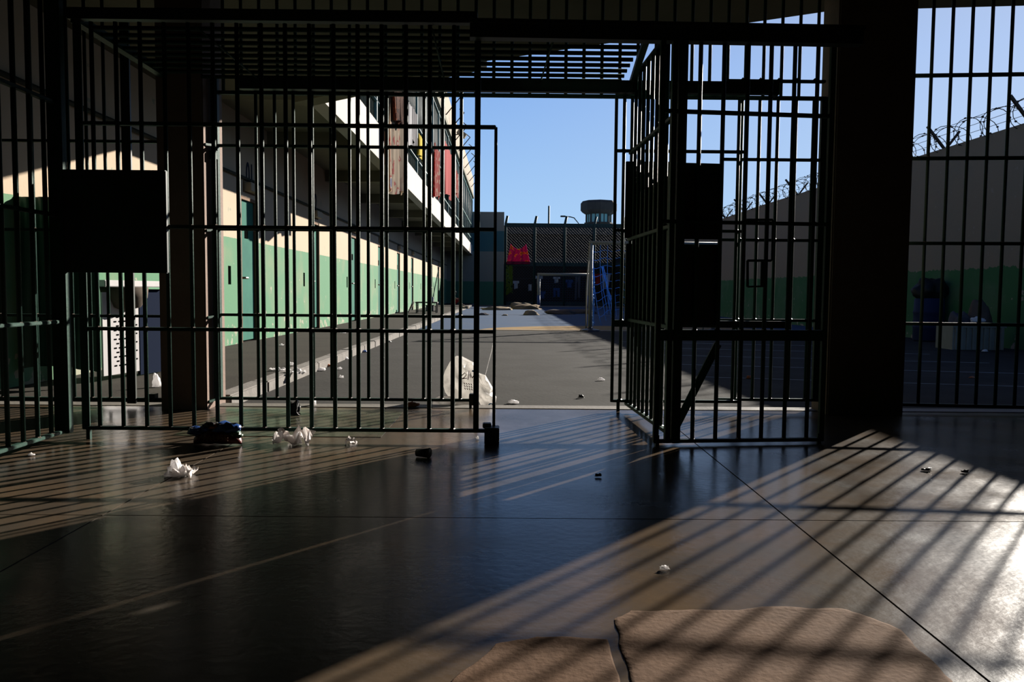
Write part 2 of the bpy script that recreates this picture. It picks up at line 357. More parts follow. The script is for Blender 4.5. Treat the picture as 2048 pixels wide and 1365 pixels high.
# straighten: the canopy edge is two straight runs
E0, E1, E2 = G(618, 200, ZC), G(975, 122, ZC), G(1660, 22, ZC)
dd = (E2 - E1); E3 = E1 + dd * 3.2
struct('ceiling', MB().box(((XL + XR) / 2, (YBK + 6.4) / 2, ZC + 0.12), (XR - XL + 0.48, 6.4 - YBK + 0.24, 0.24)), 'ceil')
can = MB().prism([(-6.5, 6.53), (XR + 2.0, 6.53), (E3.x, max(E3.y, 6.54)) if E3.y > 6.54 else (XR + 1.9, 6.54), (E2.x, E2.y), (E1.x, E1.y), (E0.x, E0.y), (-6.5, E0.y)], ZC, ZC + 0.22)
cs = struct('canopy_slab', can, 'ceil')
nrm = Vector((-(E1 - E0).y, (E1 - E0).x, 0)).normalized()
part('edge_beam', MB().beam(E0 - nrm * 0.14 + Vector((0, 0, -0.04)), E1 - nrm * 0.14 + Vector((0, 0, -0.04)), 0.26, 0.1), 'soffit', cs)

# pillars
def pillar(x0, x1, y0, y1):
    struct('pillar', MB().box(((x0 + x1) / 2, (y0 + y1) / 2, ZC / 2 - 0.02), (x1 - x0, y1 - y0, ZC + 0.02)), 'pillar', bevel=0.01)
pc = G(414, 820)
pillar(P(320, 700, pc.y).x, pc.x, pc.y, G(458, 805).y)
pr0, pr1 = P(1657, 700, pc.y).x, P(1808, 780, pc.y).x
pillar(pr0, pr1, pc.y, pc.y + 0.30)
XPL, XPR = pc.x, pr0

# ================================================================== BARS
_cache = {}
def bar_mesh(L, r=0.0125, m='iron'):
    k = (round(L, 3), r, m)
    if k not in _cache:
        _cache[k] = MB().tube([(0, 0, 0), (0, 0, L)], r, 8).mesh('bar', m, Vector(), True)
    return _cache[k]
def welds(pts, parent):
    mb = MB()
    for p in pts:
        r = 0.016 + random.random() * 0.006; h = 0.012
        vs = [Vector(p) + Vector((r * math.cos(k * 1.0472), r * math.sin(k * 1.0472), 0)) for k in range(6)] + [Vector(p) + Vector((0, 0, h + 0.006))]
        mb.add(vs, [(k, (k + 1) % 6, 6) for k in range(6)])
    part('weld_bead', mb, 'weld', parent, stuff=True)
def grille(name, label, cat, a, b, z0, z1, xs, rails, r=0.0125, rail_h=0.02, rail_d=0.034, group=None, stiles=(), bottom=True, top=True, weld=True):
    """a,b: ground points of the screen's ends; xs: distances of bars from a; rails: heights or (height, thickness)"""
    a, b = Vector((a[0], a[1], 0)), Vector((b[0], b[1], 0)); d = (b - a); L = d.length; d.normalize()
    root = thing(name, (a + b) / 2 + Vector((0, 0, z0)), label, cat, group)
    for x in xs:
        p = a + d * x + Vector((0, 0, z0)); place('bar', bar_mesh(z1 - z0, r), p, root)
    rl = list(rails) + ([z0] if bottom else []) + ([z1] if top else [])
    for z in rl:
        h = rail_h
        if isinstance(z, tuple): z, h = z
        part('rail', MB().beam(a + Vector((0, 0, z)), b + Vector((0, 0, z)), rail_d, h), 'iron', root, bevel=0.003)
    for x, sw, sdp in stiles:
        p = a + d * x; m = Matrix((d, Vector((-d.y, d.x, 0)), Vector((0, 0, 1)))).transposed()
        part('stile', MB().box(p + Vector((0, 0, (z0 + z1) / 2)), (sw, sdp, z1 - z0 + 0.02), ax=m), 'iron', root, bevel=0.003)
    if weld:
        welds([a + d * x + Vector((0, 0, z0 + 0.008)) for x in xs] + [a + d * x + Vector((0, 0, (z[0] + z[1] / 2) if isinstance(z, tuple) else z + 0.009)) for x in xs for z in rails], root)
    return root
def seq(x0, x1, step):
    n = max(1, round((x1 - x0) / step)); return [x0 + (x1 - x0) * i / n for i in range(n + 1)]

# --- front gate (left leaf)
zr = [P(600, v, YF).z for v in (661, 456, 251)]
gx0, gx1 = P(168, 657, YF).x, P(989, 657, YF).x
bx = [P(196, 657, YF).x + (P(953, 660, YF).x - P(196, 657, YF).x) * i / 16 for i in range(17)]
zb = P(580, 859, YF).z; ztop = P(600, 48, YF).z
fg = grille('barred_gate', 'green barred gate with a black lock plate at its left, bag by its foot', 'gate', (gx0, YF), (gx1, YF), zb, ztop,
            [x - gx0 for x in bx[:-1]], zr, stiles=((0.0, 0.045, 0.014), (bx[-1] - gx0, 0.032, 0.03)), top=False)
mb = MB().tube([(gx1, YF, zb), (gx1, YF, zr[2])], 0.009, 6); part('stile', mb, 'iron', fg, smooth=True)
lp0, lp1 = P(132, 341, YF), P(341, 547, YF)
part('lock_plate', MB().box(((lp0.x + lp1.x) / 2, YF - 0.03, (lp0.z + lp1.z) / 2), (lp1.x - lp0.x, 0.03, lp0.z - lp1.z)), 'iron_dark', fg, bevel=0.004)
part('gate_foot', MB().box((P(178, 866, YF).x, YF, zb / 2 - 0.005), (0.022, 0.022, zb)), 'iron', fg)
blk = MB().box((P(984, 870, YF).x, YF - 0.03, 0.048), (0.085, 0.10, 0.096)); blk.box((P(974, 860, YF).x, YF - 0.01, 0.10), (0.05, 0.05, 0.03))
part('roller_block', blk, 'iron_dark', fg, bevel=0.004)
# --- left side screen running toward the camera
xs_ = P(132, 700, YF + 0.02).x
ls = grille('barred_screen', 'green barred side screen running along the far left edge of the floor', 'screen', (xs_, 2.9), (xs_, YF - 0.02), 0.05, 2.5,
            seq(0.02, YF - 2.92 - 0.13, 0.135), [0.685, 1.29, 1.92], stiles=((YF - 2.92, 0.05, 0.085),))
for i in range(1): pass
# --- front right leaf (slid open)
fa, fb = G(1311, 893), G(1641, 890)
fa = Vector((P(1311, 880, YF - 0.06).x, YF - 0.06, 0)); fb = Vector((P(1641, 878, YF + 0.04).x, YF + 0.04, 0)); LL = (fb - fa).length
def along(u, v=760):
    d = ray(u, v); # intersect with the leaf's vertical plane
    n = Vector((-(fb - fa).y, (fb - fa).x, 0)); t = (fa - CAM).dot(n) / d.dot(n); p = CAM + d * t
    return (p - fa).dot((fb - fa).normalized()), p.z
fx = [along(u)[0] for u in (1387, 1433, 1480, 1525, 1571, 1616)]
zf = [along(1480, v)[1] for v in (881, 671, 446, 227, 80)]
fr = grille('barred_gate', 'open dark barred gate with two solid black panels and a diagonal brace', 'gate', fa, fb, zf[0], zf[4],
            fx, [(zf[1], 0.062), zf[2], zf[3]], stiles=((0.0, 0.03, 0.03), (along(1336)[0], 0.03, 0.04), (along(1352)[0], 0.05, 0.05), (LL, 0.03, 0.03)), top=False)
pA, pB = fa + (fb - fa).normalized() * along(1442, 690)[0] + Vector((0, 0.07, along(1442, 690)[1])), fa + (fb - fa).normalized() * along(1356, 860)[0] + Vector((0, 0.07, along(1356, 860)[1]))
part('brace', MB().beam(pA, pB, 0.012, 0.045), 'iron', fr)
def lpt(u, v, off=-0.03): s_, z_ = along(u, v); return fa + (fb - fa).normalized() * s_ + Vector((0, off, z_))
part('latch_rod', MB().tube([lpt(1490, 441), lpt(1541, 441), lpt(1543, 445), lpt(1541, 519), lpt(1538, 522), lpt(1492, 522)], 0.008, 6).tube([lpt(1492, 522), lpt(1492, 574)], 0.008, 6), 'iron', fr, smooth=True)
part('latch_plate', MB().tube([lpt(1492, 574), lpt(1524, 573)], 0.006, 6).box(lpt(1523, 548), (0.03, 0.01, 0.15)), 'iron', fr)
[part('gate_foot', MB().box((q_.x + dx_, q_.y, 0.03), (0.02, 0.02, 0.06)), 'iron', fr) for q_, dx_ in ((fa, 0.01), (fb, -0.01))]
for v0, v1 in ((324, 479), (488, 652)):                    # two solid lock panels on the open leaf
    qa, qb = along(1367, v0), along(1440, v1); ldv = (fb - fa).normalized(); lnv = Vector((-ldv.y, ldv.x, 0))
    lm3 = Matrix((ldv, lnv, Vector((0, 0, 1)))).transposed()
    part('solid_panel', MB().box(fa + ldv * (qa[0] + qb[0]) / 2 + lnv * 0.03 + Vector((0, 0, (qa[1] + qb[1]) / 2)), (qb[0] - qa[0], 0.012, qa[1] - qb[1]), ax=lm3), 'iron_dark', fr, bevel=0.003)
# --- top beams of the front
zt0, zt1 = P(600, 45, YF).z, P(600, 22, YF).z
single('gate_beam', MB().box(((P(136, 32, YF).x + P(955, 32, YF).x) / 2, YF + 0.005, (zt0 + zt1) / 2 + 0.002), (P(955, 32, YF).x - P(136, 32, YF).x, 0.06, zt1 - zt0)), 'iron_dark',
       'long dark steel beam over the gate with the lock plate', 'beam', bevel=0.004)
ta, tb = P(940, 50, YF - 0.07), P(1722, 78, YF - 0.02); tm = P(1400, 67, YF - 0.045)
zc_ = tm.z
single('gate_track', MB().beam((ta.x, ta.y, zc_), (tb.x, tb.y, zc_), 0.07, 0.10).beam((ta.x, ta.y - 0.045, zc_ + 0.035), (tb.x, tb.y - 0.045, zc_ + 0.035), 0.03, 0.02), 'iron_dark',
       'thick dark sliding track above the open gate, ending on the pillar', 'track')
# --- cage side panel (right)
sa, sb = G(1246, 815), Vector((P(1334, 860, YF + 0.08).x, YF + 0.08, 0)); sa = Vector((sa.x, YB - 0.02, 0))
sl = (sb - sa).length
side = grille('barred_screen', 'barred side screen of the cage, seen almost edge on beside the opening', 'screen', sa, sb, 0.055, 2.42, seq(0.03, sl - 0.03, 0.135), [0.68, 1.27, 1.90], stiles=((sl, 0.03, 0.03),), rail_h=0.022)
sdv = (sb - sa).normalized(); snv = Vector((-sdv.y, sdv.x, 0)); sm3 = Matrix((sdv, snv, Vector((0, 0, 1)))).transposed()
part('solid_panel', MB().box(sa + sdv * sl * 0.5 + snv * 0.03 + Vector((0, 0, 1.14)), (sl - 0.06, 0.012, 0.90), ax=sm3), 'iron_dark', side)
# --- rear screens
zbb = P(700, 799, YB).z
def rx(u, v=630): return P(u, v, YB).x
zrb = [P(700, v, YB).z for v in (632, 461, 294)]
zhead = P(1100, 190, YB).z
ZB1 = P(700, 160, YB).z
b0, b1 = XPL + 0.035, rx(957)
nb = 13
xb = [rx(479) + (rx(921) - rx(479)) * i / 12 for i in range(13)]
rl_ = grille('barred_gate', 'barred gate behind the first, its end by the white carrier bag', 'gate', (b0, YB), (b1, YB), zbb, ZB1, [x - b0 for x in xb], zrb,
             stiles=((0.0, 0.05, 0.05), (b1 - b0 - 0.012, 0.026, 0.03)), top=False)
part('roller_block', MB().box((rx(948, 800), YB - 0.02, zbb + 0.01), (0.07, 0.07, 0.085)).box((rx(941, 815), YB, zbb / 2), (0.02, 0.02, zbb)), 'iron_dark', rl_, bevel=0.004)
hp = P(437, 312, YB)
part('hinge', MB().box((b0 - 0.0, YB - 0.035, hp.z), (0.05, 0.03, 0.06)), 'iron', rl_)
for v in (292, 461, 632, 797):
    z_ = P(455, v, YB).z; part('bracket', MB().beam((b0, YB - 0.01, z_), (XPL + 0.005, YB - 0.12, z_ - 0.01), 0.014, 0.016), 'iron', rl_)
# transom bars up to the ceiling
tx0, tx1 = XPL + 0.02, XPR - 0.01
tr = grille('barred_transom', 'row of short vertical bars above the rear opening, reaching the ceiling', 'screen', (tx0, YB + 0.03), (tx1, YB + 0.03), zhead, ZC, seq(0.07, tx1 - tx0 - 0.07, 0.1335), [], weld=False, rail_h=0.026)
# rear fixed right screen
f0, f1 = rx(1440), XPR - 0.02
fixed = grille('barred_screen', 'fixed barred screen behind the open gate, beside the dark pillar', 'screen', (f0, YB + 0.03), (f1, YB + 0.03), P(1550, 801, YB).z, zhead,
               [rx(u) - f0 for u in (1476, 1511, 1547, 1583, 1618)], [P(1500, v, YB).z for v in (641, 480, 318, 160)], stiles=((f1 - f0, 0.05, 0.04),), top=False)
# rear sliding leaf pushed right
YSL = YB - 0.05
s0, s1 = P(1226, 640, YSL).x, P(1482, 640, YSL).x
zs_ = [P(1350, v, YSL).z for v in (803, 648, 462, 303, 192)]
slide = grille('barred_gate', 'dark barred sliding gate pushed aside behind the edge-on side screen', 'gate', (s0, YSL), (s1, YSL), zs_[0], zs_[4],
               [P(u, 640, YSL).x - s0 for u in (1242, 1279, 1316, 1353, 1468)], [(zs_[1], 0.05), zs_[2], zs_[3]], stiles=((0, 0.022, 0.022), (s1 - s0, 0.022, 0.022)))
for v0, v1 in ((324, 478), (488, 650)):
    q0, q1 = P(1251, v0, YSL), P(1366, v1, YSL)
    part('solid_panel', MB().box(((q0.x + q1.x) / 2, YSL - 0.02, (q0.z + q1.z) / 2), (q1.x - q0.x, 0.02, q0.z - q1.z)), 'iron_dark', slide, bevel=0.003)
part('solid_panel', MB().box((P(1470, 648, YSL).x, YSL - 0.02, zs_[1]), (P(1575, 648, YSL).x - P(1366, 648, YSL).x, 0.02, 0.05)), 'iron_dark', slide)
part('gate_foot', MB().box((P(1236, 815, YSL).x, YSL, zs_[0] / 2), (0.022, 0.022, zs_[0])), 'iron', slide)
# rear track
YT = YB - 0.12
k0, k1 = P(478, 163, YT), P(1555, 186, YT); zk = P(1100, 173, YT).z
single('gate_track', MB().beam((k0.x, YT, zk), (k1.x, YT, zk), 0.06, 0.085).beam((k1.x - 0.05, YT, zk), (k1.x, YT, zk), 0.085, 0.11), 'iron_dark',
       'dark sliding track across the rear of the cage, sky above and below it', 'track', bevel=0.004)
# header over the rear opening and the open leaf frame
# cage roof
zroof = P(1100, 66, YF + 0.28).z
rf = thing('barred_roof', (0, (YF + YB) / 2, zt0), 'flat barred roof of the cage, overhead behind the front beam', 'roof')
rx0, rx1 = P(150, 60, YF).x, P(1330, 100, YF + 0.2).x - 0.12
zrf = zt0 + 0.0
nr = 9
for i in range(nr):
    y = YF + 0.13 + (YB - 0.13 - YF - 0.13) * i / (nr - 1)
    part('bar', MB().tube([(rx0, y, zrf), (rx1, y, zrf)], 0.0135, 8), 'iron', rf, smooth=True)
part('edge_beam', MB().beam((rx0, YF, zrf + 0.01), (rx0, YB, zrf + 0.01), 0.05, 0.05), 'iron', rf)
part('edge_beam', MB().beam((rx1, YF, zrf + 0.01), (sa.x, YB, zrf + 0.01), 0.04, 0.04), 'iron', rf)
for (u0, v0, u1, v1) in ((392, 52, 520, 162), (865, 60, 890, 158), (1113, 62, 1080, 170)):
    q0, q1 = P(u0, v0, YF + 0.05), P(u1, v1, YB - 0.1); part('tie_rod', MB().tube([(q0.x, q0.y, zrf - 0.014), (q1.x, q1.y, zrf - 0.014)], 0.006, 6), 'iron', rf, smooth=True)
# rear screen left of the pillar
l0, l1 = XL + 0.02, P(322, 650, YB).x
lf = grille('barred_screen', 'barred screen left of the narrow pillar, white counter behind it', 'screen', (l0, YB), (l1, YB), P(200, 798, YB).z, ZC,
            [rx(u, 660) - l0 for u in range(-142, 300, 36) if not 245 < u < 275], [P(200, v, YB).z for v in (632, 461, 283)], top=False)
part('stile', MB().box((rx(263), YB - 0.02, 1.45), (0.066, 0.02, 2.85)), 'iron_dark', lf)
part('roller_block', MB().box((rx(310, 800), YB - 0.03, 0.07), (0.05, 0.06, 0.06)), 'iron_dark', lf)
# right window screen (slightly turned)
w0 = Vector((pr1 - 0.005, YB, 0)); w1 = Vector((XR, YB - 0.30, 0))
zw = [P(1900, v, YB - 0.05).z for v in (812, 649, 487, 316, 149)]
wxs = []; dW = (w1 - w0).normalized(); nW = Vector((-dW.y, dW.x, 0))
def wal(u, v=486):
    d = ray(u, v); p = CAM + d * ((w0 - CAM).dot(nW) / d.dot(nW)); return (p - w0).dot(dW)
x_ = wal(1849); stp = (wal(2044) - wal(1849)) / 5
while x_ < (w1 - w0).length: wxs.append(x_); x_ += stp
win = grille('barred_screen', 'tall barred window screen at the right, sky and bin bags behind it', 'screen', w0, w1, zw[0], ZC, wxs, zw[1:], r=0.0125, top=False, rail_h=0.024)

# ================================================================== COURTYARD
XW = -4.2; XK = G(779, 672, ZO + 0.1).x; YE = 55.0; ZK = ZO + 0.10
ground = struct('courtyard_ground', MB().box((2.2, 46, ZO - 0.2), (22, 79.7, 0.4)), 'asphalt')
def flat(name, poly, z, m):
    mb = MB(); mb.prism(poly, ZO - 0.05, ZO + z); return part(name, mb, m, ground)
YB0 = G(1100, 655, ZO).y; YB1 = G(1100, 617, ZO).y; YY = G(1100, 662, ZO).y
XRW = 8.0
def wallx(Y):
    return 9.15 - 0.0265 * (min(max(Y, 10), 28) - 11)
flat('blue_court', [(XK + 0.02, YY + 0.15), (9.3, YY + 0.15), (9.3, 50), (XK + 0.02, 50)], 0.004, 'blue')
gpost = G(1180, 663, ZO)
cx_ = gpost.x + 1.5
ell = [(cx_ + 4.2 * math.cos(a), YY - 0.05 + max(0.01, 3.0 * math.sin(a)) ) for a in [math.pi * k / 30 for k in range(31)]]
flat('yellow_area', ell, 0.008, 'yellow')
for y_, x0, x1 in ((YY + 0.1, XK + 1, 8), (G(1100, 631, ZO).y, XK + 0.1, 8), (49.9, XK + 0.1, 8)):
    flat('court_line', [(x0, y_ - 0.04), (x1, y_ - 0.04), (x1, y_ + 0.06), (x0, y_ + 0.06)], 0.012, 'line')
flat('tan_strip', [(XK + 0.02, 50.1), (9.3, 50.1), (9.3, 54.9), (XK + 0.02, 54.9)], 0.003, 'tan')
for k in range(5):                                       # scuffed parking lines on the grey yard
    y_ = 9 + k * 1.6
    flat('court_line', [(2.2, y_), (6.8, y_ - 1.0), (6.8, y_ - 0.96), (2.2, y_ + 0.04)], 0.003, 'line')
# sidewalk and kerb
struct('sidewalk', MB().box(((XW + XK - 0.16) / 2 - 0.1, (6.2 + YE) / 2, ZK - 0.2), (XK - 0.16 - XW + 0.2, YE - 6.2, 0.4)), 'walk')
kb = struct('kerb', MB().box((XK - 0.08, (6.2 + YE) / 2, ZO - 0.15), (0.14, YE - 6.2, 0.3)), 'joint')
kme = MB().box((0, 0, 0), (0.16, 0.985, 0.14)).mesh('kerb_stone', 'kerb', bevel=0.012)
for i in range(48):
    o = place('kerb_stone', kme, (XK - 0.08 + random.uniform(-0.004, 0.004), 6.9 + i, ZK - 0.066 + random.uniform(-0.004, 0.003)), kb); o.rotation_euler = (random.uniform(-.003, .003), 0, random.uniform(-.004, .004))

# --- cell block wall, facing +X, with door niches and slots
def wall_holes(X, y0, y1, z0, z1, holes, depth):
    ys = sorted({y0, y1} | {h[0] for h in holes} | {h[1] for h in holes}); zs = sorted({z0, z1} | {h[2] for h in holes} | {h[3] for h in holes})
    mb = MB()
    for i in range(len(ys) - 1):
        for j in range(len(zs) - 1):
            cy, cz = (ys[i] + ys[i + 1]) / 2, (zs[j] + zs[j + 1]) / 2
            if any(h[0] < cy < h[1] and h[2] < cz < h[3] for h in holes): continue
            mb.add([(X, ys[i], zs[j]), (X, ys[i + 1], zs[j]), (X, ys[i + 1], zs[j + 1]), (X, ys[i], zs[j + 1])], [(0, 1, 2, 3)])
    for a, b_, c, d in holes:
        for (p, q, r_, s_) in (((a, c), (a, d), 0, 0), ((b_, c), (b_, d), 0, 0), ((a, c), (b_, c), 0, 0), ((a, d), (b_, d), 0, 0)):
            mb.add([(X, *p), (X, *q), (X - depth, *q), (X - depth, *p)], [(0, 1, 2, 3)])
    mb.add([(X - depth - .3, y0, z0), (X - depth - .3, y1, z0), (X - depth - .3, y1, z1), (X - depth - .3, y0, z1)], [(0, 1, 2, 3)])
    for yy in (y0, y1): mb.add([(X, yy, z0), (X, yy, z1), (X - depth - .3, yy, z1), (X - depth - .3, yy, z0)], [(0, 1, 2, 3)])
    return mb
DY0 = PX(483, 560, XW).y; DP = 4.42; DW_ = 0.80; DH = 2.32
ZF = 3.36                                                # underside of the gallery edge
doors = [DY0 + DP * i for i in range(9)]
slots = [PX(459, 555, XW).y + DP * i - 0.06 for i in range(10)]
holes = [(y, y + DW_, ZK, ZK + DH) for y in doors] + [(y, y + 0.13, 0.95, 1.23) for y in slots]
cw = struct('wall_cells', wall_holes(XW, 6.2, YE, ZK - 0.1, ZF + 0.5, holes, 0.10), 'cellwall')
for y in slots:
    part('wall_slot', MB().box((XW - 0.035, y + 0.065, 1.09), (0.04, 0.15, 0.30)), 'black', cw)
for i, y in enumerate(doors):
    d_ = struct('door_%d' % (i + 1), MB().box((XW - 0.07, y + DW_ / 2, ZK + DH / 2), (0.05, DW_ - 0.09, DH - 0.05)), 'door', bevel=0.004)
    fm = MB()
    for (c, s_) in (((XW - 0.045, y + 0.025, ZK + DH / 2), (0.085, 0.045, DH)), ((XW - 0.04, y + DW_ - 0.022, ZK + DH / 2), (0.10, 0.04, DH)), ((XW - 0.045, y + DW_ / 2, ZK + DH - 0.025), (0.085, DW_ - 0.09, 0.045))): fm.box(c, s_)
    part('door_frame', fm, 'reveal', d_)
    part('door_hatch', MB().box((XW - 0.044, y + 0.38, 1.78), (0.012, 0.15, 0.16)), 'black', d_)
    part('door_handle', MB().tube([(XW - 0.05, y + 0.11, 1.06), (XW + 0.03, y + 0.11, 1.06), (XW + 0.035, y + 0.20, 1.06)], 0.018, 8), 'weld', d_)
# conduit, bulkhead lamps, stencilled numbers
zcd = PX(560, 388, XW).z
single('wall_conduit', MB().tube([(XW + 0.027, 6.6, zcd), (XW + 0.027, YE - 0.2, zcd)], 0.027, 8), 'conduit', 'long grey conduit running along the cell wall above the doors', 'pipe', smooth=True)
for i, y in enumerate(doors):
    wh = ['first', 'second', 'third', 'fourth', 'fifth', 'sixth', 'seventh', 'eighth', 'ninth'][i]
    zl = zcd - 0.125
    t_ = thing('bulkhead_lamp', (XW + 0.0, y + 0.4, zl), 'small tan lamp case over the %s cell door from the front' % wh, 'lamp', 'lamp cases over the cell doors')
    part('lamp_case', MB().box((XW + 0.06, y + 0.40, zl), (0.12, 0.50, 0.14)), 'lampbox', t_, bevel=0.01)
    part('mounting_plate', MB().box((XW + 0.006, y + 0.40, zl), (0.014, 0.56, 0.18)), 'reveal', t_)
def text(s, loc, size, mt, rot, name, parent, thick=0.004):
    cu = bpy.data.curves.new(name, 'FONT'); cu.body = s; cu.size = size; cu.extrude = thick; cu.align_x = 'CENTER'; cu.align_y = 'CENTER'
    tmp = bpy.data.objects.new('tmp', cu); C.objects.link(tmp); bpy.context.view_layer.update()
    me = bpy.data.meshes.new_from_object(tmp.evaluated_get(bpy.context.evaluated_depsgraph_get())); bpy.data.objects.remove(tmp)
    me.materials.clear(); me.materials.append(M[mt]); o = place(name, me, loc, parent); o.rotation_euler = rot; return o
for i, (s, u, v) in enumerate((('01', 499, 357), ('02', 629, 410))):
    q = PX(u, v, XW); o = text(s, (XW + 0.006, q.y, q.z), 0.62, 'digit', (R(90), 0, R(90)), 'cell_number', cw)
    o.scale = (0.62, 1, 1)
    o['label'] = 'blue stencilled number %s' % s
# --- gallery above: slab, fascia, soffit beams
XFA = -2.46
ZFT = PX(756, 247, XFA).z
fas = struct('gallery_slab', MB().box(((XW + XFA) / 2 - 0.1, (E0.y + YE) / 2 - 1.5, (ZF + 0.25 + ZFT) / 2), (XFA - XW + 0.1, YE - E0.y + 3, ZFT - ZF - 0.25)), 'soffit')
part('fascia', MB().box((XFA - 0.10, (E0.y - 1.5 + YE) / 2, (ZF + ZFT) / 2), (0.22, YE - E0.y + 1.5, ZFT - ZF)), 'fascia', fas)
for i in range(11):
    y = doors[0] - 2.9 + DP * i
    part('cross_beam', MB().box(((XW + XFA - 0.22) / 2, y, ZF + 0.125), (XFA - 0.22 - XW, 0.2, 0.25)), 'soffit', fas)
ZR = PX(863, 183, XFA).z                                  # roof line of the upper gallery
ZP = 8.5
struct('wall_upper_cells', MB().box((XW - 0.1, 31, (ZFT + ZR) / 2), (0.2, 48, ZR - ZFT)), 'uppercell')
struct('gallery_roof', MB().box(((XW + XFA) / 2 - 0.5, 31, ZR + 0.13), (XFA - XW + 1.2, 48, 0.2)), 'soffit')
struct('parapet', MB().box((XFA - 0.02, 31.5, (ZR + ZP) / 2 + 0.01), (0.16, 47, ZP - ZR)), 'parapet')
# railing bars
rail = thing('balcony_railing', (XFA - 0.05, 31, ZFT), 'full height green bar railing along the upper gallery, washing hung on it', 'railing')
xr_ = XFA - 0.04
ys_ = [10.2 + 0.145 * i for i in range(308)]
bmr = MB().tube([(0, 0, 0), (0, 0, ZR - ZFT)], 0.011, 5).mesh('railing_bar', 'rail_green', smooth=True)
for y in ys_[:298]: place('railing_bar', bmr, (xr_, y, ZFT), rail)
mb = MB()
for y in ys_[298:]: mb.tube([(xr_, y, ZFT), (xr_, y, ZR)], 0.011, 5)
part('far_railing_bar', mb, 'rail_green', rail, stuff=True)
for z in (PX(830, 314, XFA).z, PX(830, 244, XFA).z, ZR - 0.1):
    part('handrail', MB().tube([(xr_ + 0.035, 9.8, z), (xr_ + 0.035, 54.8, z)], 0.03, 8), 'tube_green', rail, smooth=True)
pme = MB().box((0, 0, (ZR - ZFT) / 2), (0.06, 0.06, ZR - ZFT)).mesh('railing_post', 'tube_green')
for i in range(21): place('railing_post', pme, (xr_ + 0.03, 10.6 + 2.21 * i, ZFT), rail)
# wire arms on the parapet
arms = thing('wire_arm_row', (XFA, 31, ZR), 'row of thin slanting wire arms on the parapet of the upper gallery', 'fence')
for i in range(15):
    y = 15 + 2.6 * i; q = Vector((XFA + 0.07, y, ZR + 0.35))
    part('wire_arm', MB().tube([q, q + Vector((0.55, -0.15, 0.62))], 0.022, 5).tube([q + Vector((0.55, -0.15, 0.62)), q + Vector((0.36, -0.1, 0.78))], 0.02, 5), 'rust', arms)
fl_ = P(928, 268, 36)
fq = Vector((XFA + 0.25, 36, fl_.z))
t_ = thing('floodlight', fq, 'small grey floodlight bracketed to the upper parapet', 'lamp')
part('lamp_head', MB().box(fq + Vector((0.1, 0, 0.0)), (0.42, 0.3, 0.22), ax=Matrix.Rotation(R(35), 3, 'Y')), 'lampbox', t_, bevel=0.02)
part('bracket', MB().beam(fq + Vector((-0.22, 0, -0.05)), fq + Vector((0.08, 0, 0)), 0.04, 0.04), 'rust', t_)

# --- end wall and far fence
ew1 = P(1008, 500, YE).x; ezt = P(980, 424, YE).z
struct('wall_end', MB().box(((-7 + ew1) / 2, YE + 0.2, ezt / 2 - 0.1), (ew1 + 7, 0.4, ezt + 0.2)), 'endwall')
YFN = YE + 0.3
fz = P(1100, 449, YFN).z; fm_ = P(1100, 529, YFN).z
fx0, fx1 = ew1 + 0.05, P(1252, 500, YFN).x + 1.6
fen = thing('wire_fence', ((fx0 + fx1) / 2, YFN, ZO), 'tall dark wire mesh fence closing the far end of the court', 'fence')
u_ = 1010
for u in (1011, 1069, 1129, 1188, 1247):
    x = P(u, 520, YFN).x; part('fence_post', MB().tube([(x, YFN, ZO), (x, YFN, fz + 0.02), (x + 0.12, YFN, fz + 0.55)], 0.09, 8), 'fence', fen, smooth=True)
for z, r in ((fz - 0.06, 0.12), (fm_, 0.13), (ZO + 0.15, 0.1)):
    part('fence_rail', MB().beam((fx0, YFN, z), (fx1, YFN, z), 0.1, r * 2), 'fence', fen)
mb = MB()
def wire(a, b, r):
    mb.tube([a, b], r, 3, False)
st = 0.2; Hh = fz - ZO
k = -int(Hh / st)
xx = fx0 - Hh
while xx < fx1:
    for sg in (1, -1):
        a0 = max(fx0, xx); a1 = min(fx1, xx + Hh)
        if a1 > a0 + 0.1:
            za, zb_ = (a0 - xx), (a1 - xx)
            if sg < 0: za, zb_ = Hh - za, Hh - zb_
            wire((a0, YFN - 0.06, ZO + za), (a1, YFN - 0.06, ZO + zb_), 0.0065)
    xx += st
part('wire_mesh', mb, 'wire', fen, stuff=True)
# dark perimeter wall behind the fence
yw = 62; zw_ = P(1100, 452, yw).z
pw_ = struct('wall_perimeter', MB().box((4, yw + 0.2, zw_ / 2 - 0.1), (24, 0.4, zw_ + 0.2)), 'farwall')
part('wall_cap', MB().box((4, yw + 0.1, P(1100, 462, yw).z), (24, 0.7, 0.55)), 'farcap', pw_)
part('wall_ledge', MB().box((4, yw - 0.05, P(1100, 521, yw).z), (24, 0.3, 0.35)), 'farcap', pw_)
